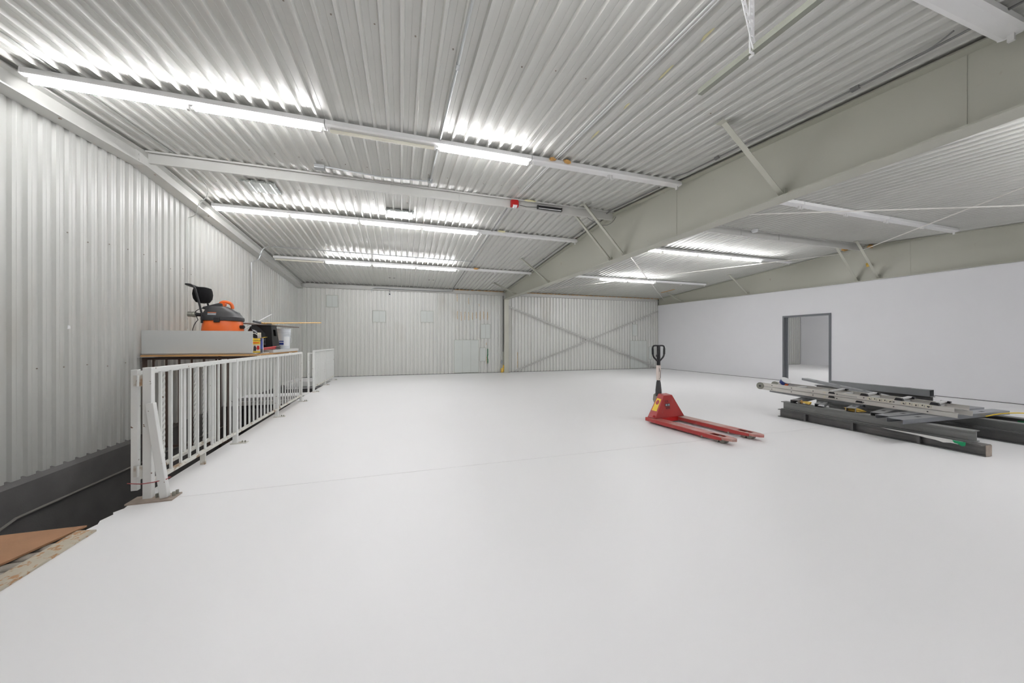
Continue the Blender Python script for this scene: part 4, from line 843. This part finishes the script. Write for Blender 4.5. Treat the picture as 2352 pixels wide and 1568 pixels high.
# ------------------------------------------------------------------ steel stack on the right
def ibeam(lab, x, y0, y1, z, mat='steel', w=0.13, h=0.132, stiff=(), rz=0, grp='steel beams of the stack'):
    b = thing('steel_beam', lab, 'steel beam', (x, (y0 + y1) / 2, z), rz, grp); l = (y1 - y0) / 2; t = 0.010
    MB().box(-w / 2, w / 2, -l, l, 0, t).build('bottom_flange', mat, b); MB().box(-w / 2, w / 2, -l, l, h - t, h).build('top_flange', mat, b)
    m = MB().box(-0.006, 0.006, -l, l, t, h - t).build('web', mat, b)
    for zz in (0.36, 0.64): MB().box(-0.010, -0.006, -l, l, h * zz - 0.002, h * zz + 0.002).build('web_rib', mat, m)
    for s_ in stiff: MB().box(-w / 2 + 0.008, -0.006, s_ - (y0 + y1) / 2 - 0.014, s_ - (y0 + y1) / 2 + 0.014, t, h - t).build('stiffener', mat, b)
    return b
b1 = ibeam('dark steel beam on the floor at the front of the stack', 6.37, 2.14, 4.42, 0.0, 'steel', stiff=(4.0, 3.37, 2.68))
MB().box(-0.05, 0.05, -1.15, -1.14, 0.005, 0.128).build('end_plate', 'rust_plate', b1)
ibeam('grey steel beam on top of the front floor beam, torn paper hanging', 6.42, 2.24, 4.40, 0.133, 'steel_grey')
ibeam('dark steel beam on the floor at the right rear of the stack', 7.56, 1.75, 4.30, 0.0, 'steel', w=0.14, h=0.14)
ibeam('grey steel beam lying on the right rear floor beam', 7.60, 2.10, 4.45, 0.141, 'steel_grey', w=0.13, h=0.12)
ibeam('second dark steel beam lying close behind the right rear beam', 7.95, 1.9, 4.6, 0.0, 'steel', w=0.14, h=0.14)
ibeam('dark steel beam topping the rear of the stack beside yellow cord', 7.95, 2.05, 4.7, 0.141, 'steel', w=0.14, h=0.14)
for zi in range(3): ibeam(['lowest beam of the hindmost pile behind the ladder', 'middle beam of the hindmost pile behind the ladder', 'upper beam of the hindmost pile behind the ladder'][zi], 8.42, 3.4, 5.1, zi * 0.133, 'steel')
def channel(lab, c, l, w, h, mat, rot, name='metal_stud', t=0.003, grp='loose metal studs of the stack', up=False):
    o = thing(name, lab, 'metal stud', c, 0, grp, rot)
    if up: poly = [(-w / 2, 0), (w / 2, 0), (w / 2, h), (w / 2 - t, h), (w / 2 - t, t), (-w / 2 + t, t), (-w / 2 + t, h), (-w / 2, h)]
    else: poly = [(-w / 2, h), (w / 2, h), (w / 2, 0), (w / 2 - 0.018, 0), (w / 2 - 0.018, t), (w / 2 - t, t), (w / 2 - t, h - t), (-w / 2 + t, h - t), (-w / 2 + t, t), (-w / 2 + 0.018, t), (-w / 2 + 0.018, 0), (-w / 2, 0)]
    MB().prism(poly, 'y', -l / 2, l / 2).build('profile', mat, o)
    for q_ in (-0.3, 0.0, 0.3): MB().box(-0.018, 0.018, q_ * l - 0.04, q_ * l + 0.04, (h - 0.0002) if not up else -0.0008, (h + 0.0008) if not up else 0.0002).build('punched_slot', 'ink', o)
    return o
RX = R(90)
channel('bright galvanised stud lying across the front of the stack, its open end facing out', (7.10, 2.70, 0.275), 2.25, 0.16, 0.055, 'galv', (0, 0, R(-90 - 2.5)))
channel('galvanised stud lying crosswise behind the bright front stud', (7.22, 2.92, 0.276), 2.2, 0.14, 0.05, 'galv', (0, 0, R(-90 - 1)))
channel('dull stud crossing the stack under the middle of the ladder', (7.05, 3.25, 0.268), 1.5, 0.12, 0.05, 'galv_dark', (0, 0, R(-90 + 12)))
channel('grey stud slanting across the stack near the yellow foam', (6.95, 3.62, 0.268), 1.3, 0.10, 0.06, 'galv', (0, 0, R(-90 + 20)))
channel('dark stud slanting across the left end of the stack', (6.9, 4.05, 0.268), 1.25, 0.12, 0.05, 'galv_dark', (0, 0, R(-90 + 24)))
channel('dull stud nearest the left end of the stack', (6.88, 4.32, 0.268), 1.2, 0.10, 0.06, 'galv_dark', (0, 0, R(-90 + 16)))
channel('dull stud lying along the ladder underneath its left end', (6.75, 4.15, 0.332), 1.35, 0.09, 0.035, 'galv_dark', (R(2.5), 0, R(4)))
channel('long grey stud on the hindmost pile with its left end tipped up', (7.80, 4.37, 0.455), 2.2, 0.11, 0.045, 'galv_dark', (R(1.2), 0, R(-31.7)))
channel('long grey stud lying level on the hindmost pile', (8.40, 4.12, 0.402), 1.45, 0.11, 0.11, 'galv_dark', (0, 0, R(-2)))
# bits on the stack
def lump(name, mat, loc, rad, lab, cat, seed):
    o = MB().blob((0, 0, 0), rad, seed, 0.3).build(name, mat); o.location = loc; tag(o, lab, cat)
lump('foam_piece', 'yellow_foam', (6.42, 4.02, 0.296), (0.045, 0.06, 0.028), 'left yellow foam piece on the front steel beams', 'foam', 31)
lump('foam_piece', 'yellow_foam', (6.45, 3.42, 0.292), (0.045, 0.12, 0.028), 'right longer yellow foam piece on the front steel beams', 'foam', 32)
lump('foam_piece', 'orange_foam', (6.43, 4.12, 0.296), (0.02, 0.02, 0.03), 'small orange foam crumb at the left of the stack', 'foam', 33)
pp = MB().prism([(3.05, 0.128), (2.95, 0.118), (2.8, 0.112), (2.68, 0.108), (2.6, 0.098), (2.52, 0.094), (2.46, 0.080), (2.40, 0.092), (2.34, 0.09), (2.30, 0.13), (2.6, 0.133)], 'x', 0, 0.002).build('torn_paper', 'paper'); pp.location = (6.303, 0, 0.0); tag(pp, 'torn strip of white paper hanging from the upper front beam', 'paper')
gt_ = MB().prism([(2.385, 0.128), (2.37, 0.10), (2.34, 0.095), (2.31, 0.075), (2.285, 0.085), (2.28, 0.128)], 'x', 0, 0.002).build('tape_scrap', 'green'); gt_.location = (6.300, 0, 0.0); tag(gt_, 'green tape scrap hanging at the right end of the front beams', 'tape')
g2 = MB().box(0, 0.002, 0, 0.10, 0, 0.05).build('tape_scrap', 'green_dark'); g2.location = (7.876, 2.3, 0.20); tag(g2, 'dark green tape patch on the rear beam near the right edge', 'tape')
stick = MB().box(-0.008, 0.008, -0.13, 0.13, 0, 0.008).build('wood_stick', 'cream'); stick.location = (7.0, 2.72, 0.0); stick.location = (7.56, 2.95, 0.262); tag(stick, 'thin pale wood stick lying on the right rear beam', 'stick')
pipe('cord', [(7.65, 2.62, 0.27)] + arc((7.68, 2.58, 0.29), (7.9, 2.4, 0.42), (8.1, 1.9, 0.32), 10) + [(8.15, 1.6, 0.29)], 0.007, 'cord', 'yellow cord draped over the right end of the stack', 'cord')
pn = thing('paint_can', 'small blue and white paint pot with an orange label tipped on the ladder', 'paint pot', (6.92, 4.72, 0.555), 0, None, (R(38), R(-12), 0))
MB().lathe([(0.068, 0), (0.075, 0.005), (0.075, 0.075), (0.078, 0.08)], 24, (0, 0, -0.045)).build('pot', 'blue', pn, smooth=True); MB().lathe([(0.080, 0.033), (0.080, 0.042), (0.074, 0.045)], 24).build('lid', 'white', pn, smooth=True); MB().obox((-0.04, -0.062, -0.01), (0.05, 0.012, 0.05), (0, 0, R(-33))).build('orange_label', 'orange', pn)

# extension ladder
ld_ = thing('extension_ladder', 'aluminium extension ladder lying on top of the steel stack', 'ladder', (6.68, 3.73, 0.365), 0, None, (R(1.6), 0, R(3.6)))
LW, LL = 0.43, 1.22
for sec in (0, 1):
    z0 = 0.0 + sec * 0.068
    yo = 0.0 if sec == 0 else 0.03
    for sx in (0, 1):
        x0 = sx * LW; d = 0.026 * (1 if sx == 0 else -1)
        a_, b_ = min(x0, x0 + 0.004 * (1 if sx == 0 else -1)), max(x0, x0 + 0.004 * (1 if sx == 0 else -1))
        r_ = MB().box(a_, b_, -LL + yo, LL, z0, z0 + 0.062); c0, c1 = min(x0, x0 + d), max(x0, x0 + d)
        r_.box(c0, c1, -LL + yo, LL, z0, z0 + 0.003); r_.box(c0, c1, -LL + yo, LL, z0 + 0.059, z0 + 0.062)
        r_ = r_.build('side_rail', 'alu', ld_)
        for q_ in range(7):
            yy = LL - 0.20 - q_ * 0.33
            if sx == 0: MB().cyl((-0.001, yy, z0 + 0.032), (-0.004, yy, z0 + 0.032), 0.008, 8).build('rung_end', 'ink', r_)
    for q_ in range(7):
        yy = LL - 0.20 - q_ * 0.33
        MB().box(0.004, LW - 0.004, yy - 0.018, yy + 0.018, z0 + 0.016, z0 + 0.046).build('rung', 'rung', ld_, bevel=0.005)
for sx in (0, 1):
    x0 = sx * LW
    m = MB(); m.tube([(x0 - 0.012, LL + 0.012, 0.065), (x0 + 0.012, LL + 0.012, 0.065)], 0.066, 20); m.build('end_pad', 'bare', ld_, smooth=True)
    MB().tube([(x0 - 0.018, LL + 0.01, 0.062), (x0 - 0.012, LL + 0.01, 0.062)], 0.02, 6).build('pad_bolt', 'ink', ld_)
for (yy, z0) in ((0.10, 0.068), (-0.30, 0.10), (-0.68, 0.10), (-1.02, 0.10), (0.10, 0.0), (-0.25, -0.012)):
    m = MB(); m.prism([(yy - 0.045, z0 + 0.03), (yy + 0.045, z0 + 0.03), (yy + 0.03, z0 + 0.066 if z0 > 0.09 else z0 + 0.058), (yy - 0.03, z0 + 0.066 if z0 > 0.09 else z0 + 0.058)], 'x', -0.012, 0.03); m.build('rail_guide', 'black', ld_)
for i, yy in enumerate((-0.28, -0.66, -1.0, 0.12)):
    MB().bar((0.02, yy, 0.137), (LW - 0.01, yy + 0.02, 0.150), 0.045, 0.022).build('raised_rung', 'rung', ld_, bevel=0.004); MB().box(LW - 0.03, LW + 0.012, yy - 0.03, yy + 0.06, 0.125, 0.155).build('rail_guide', 'black', ld_)
for (a_, b_) in ((-0.62, -0.34), (-1.00, -0.70)):
    MB().box(-0.0012, 0, a_, b_, 0.078, 0.122).build('instruction_label', 'cream', ld_)
    n = 5
    for i in range(n):
        yy = b_ - (i + 0.5) * (b_ - a_) / n
        MB().obox((-0.0016, yy, 0.100 + (0.006 if i % 2 else -0.004)), (0.001, 0.012, 0.016 if i % 2 else 0.022), (R(25 * (i - 2)), 0, 0)).build('pictogram', 'ink', ld_); MB().box(-0.0018, -0.0010, yy - 0.024, yy - 0.016, 0.085, 0.115).build('print_column', 'strap', ld_)
MB().box(-0.0014, 0, -0.22, 0.02, 0.090, 0.104).build('embossed_text', 'strap', ld_)
for (yy, z0) in ((0.18, 0.085), (0.18, 0.02)): MB().box(-0.0014, 0, yy, yy + 0.035, z0, z0 + 0.026).build('small_label', 'cream', ld_)
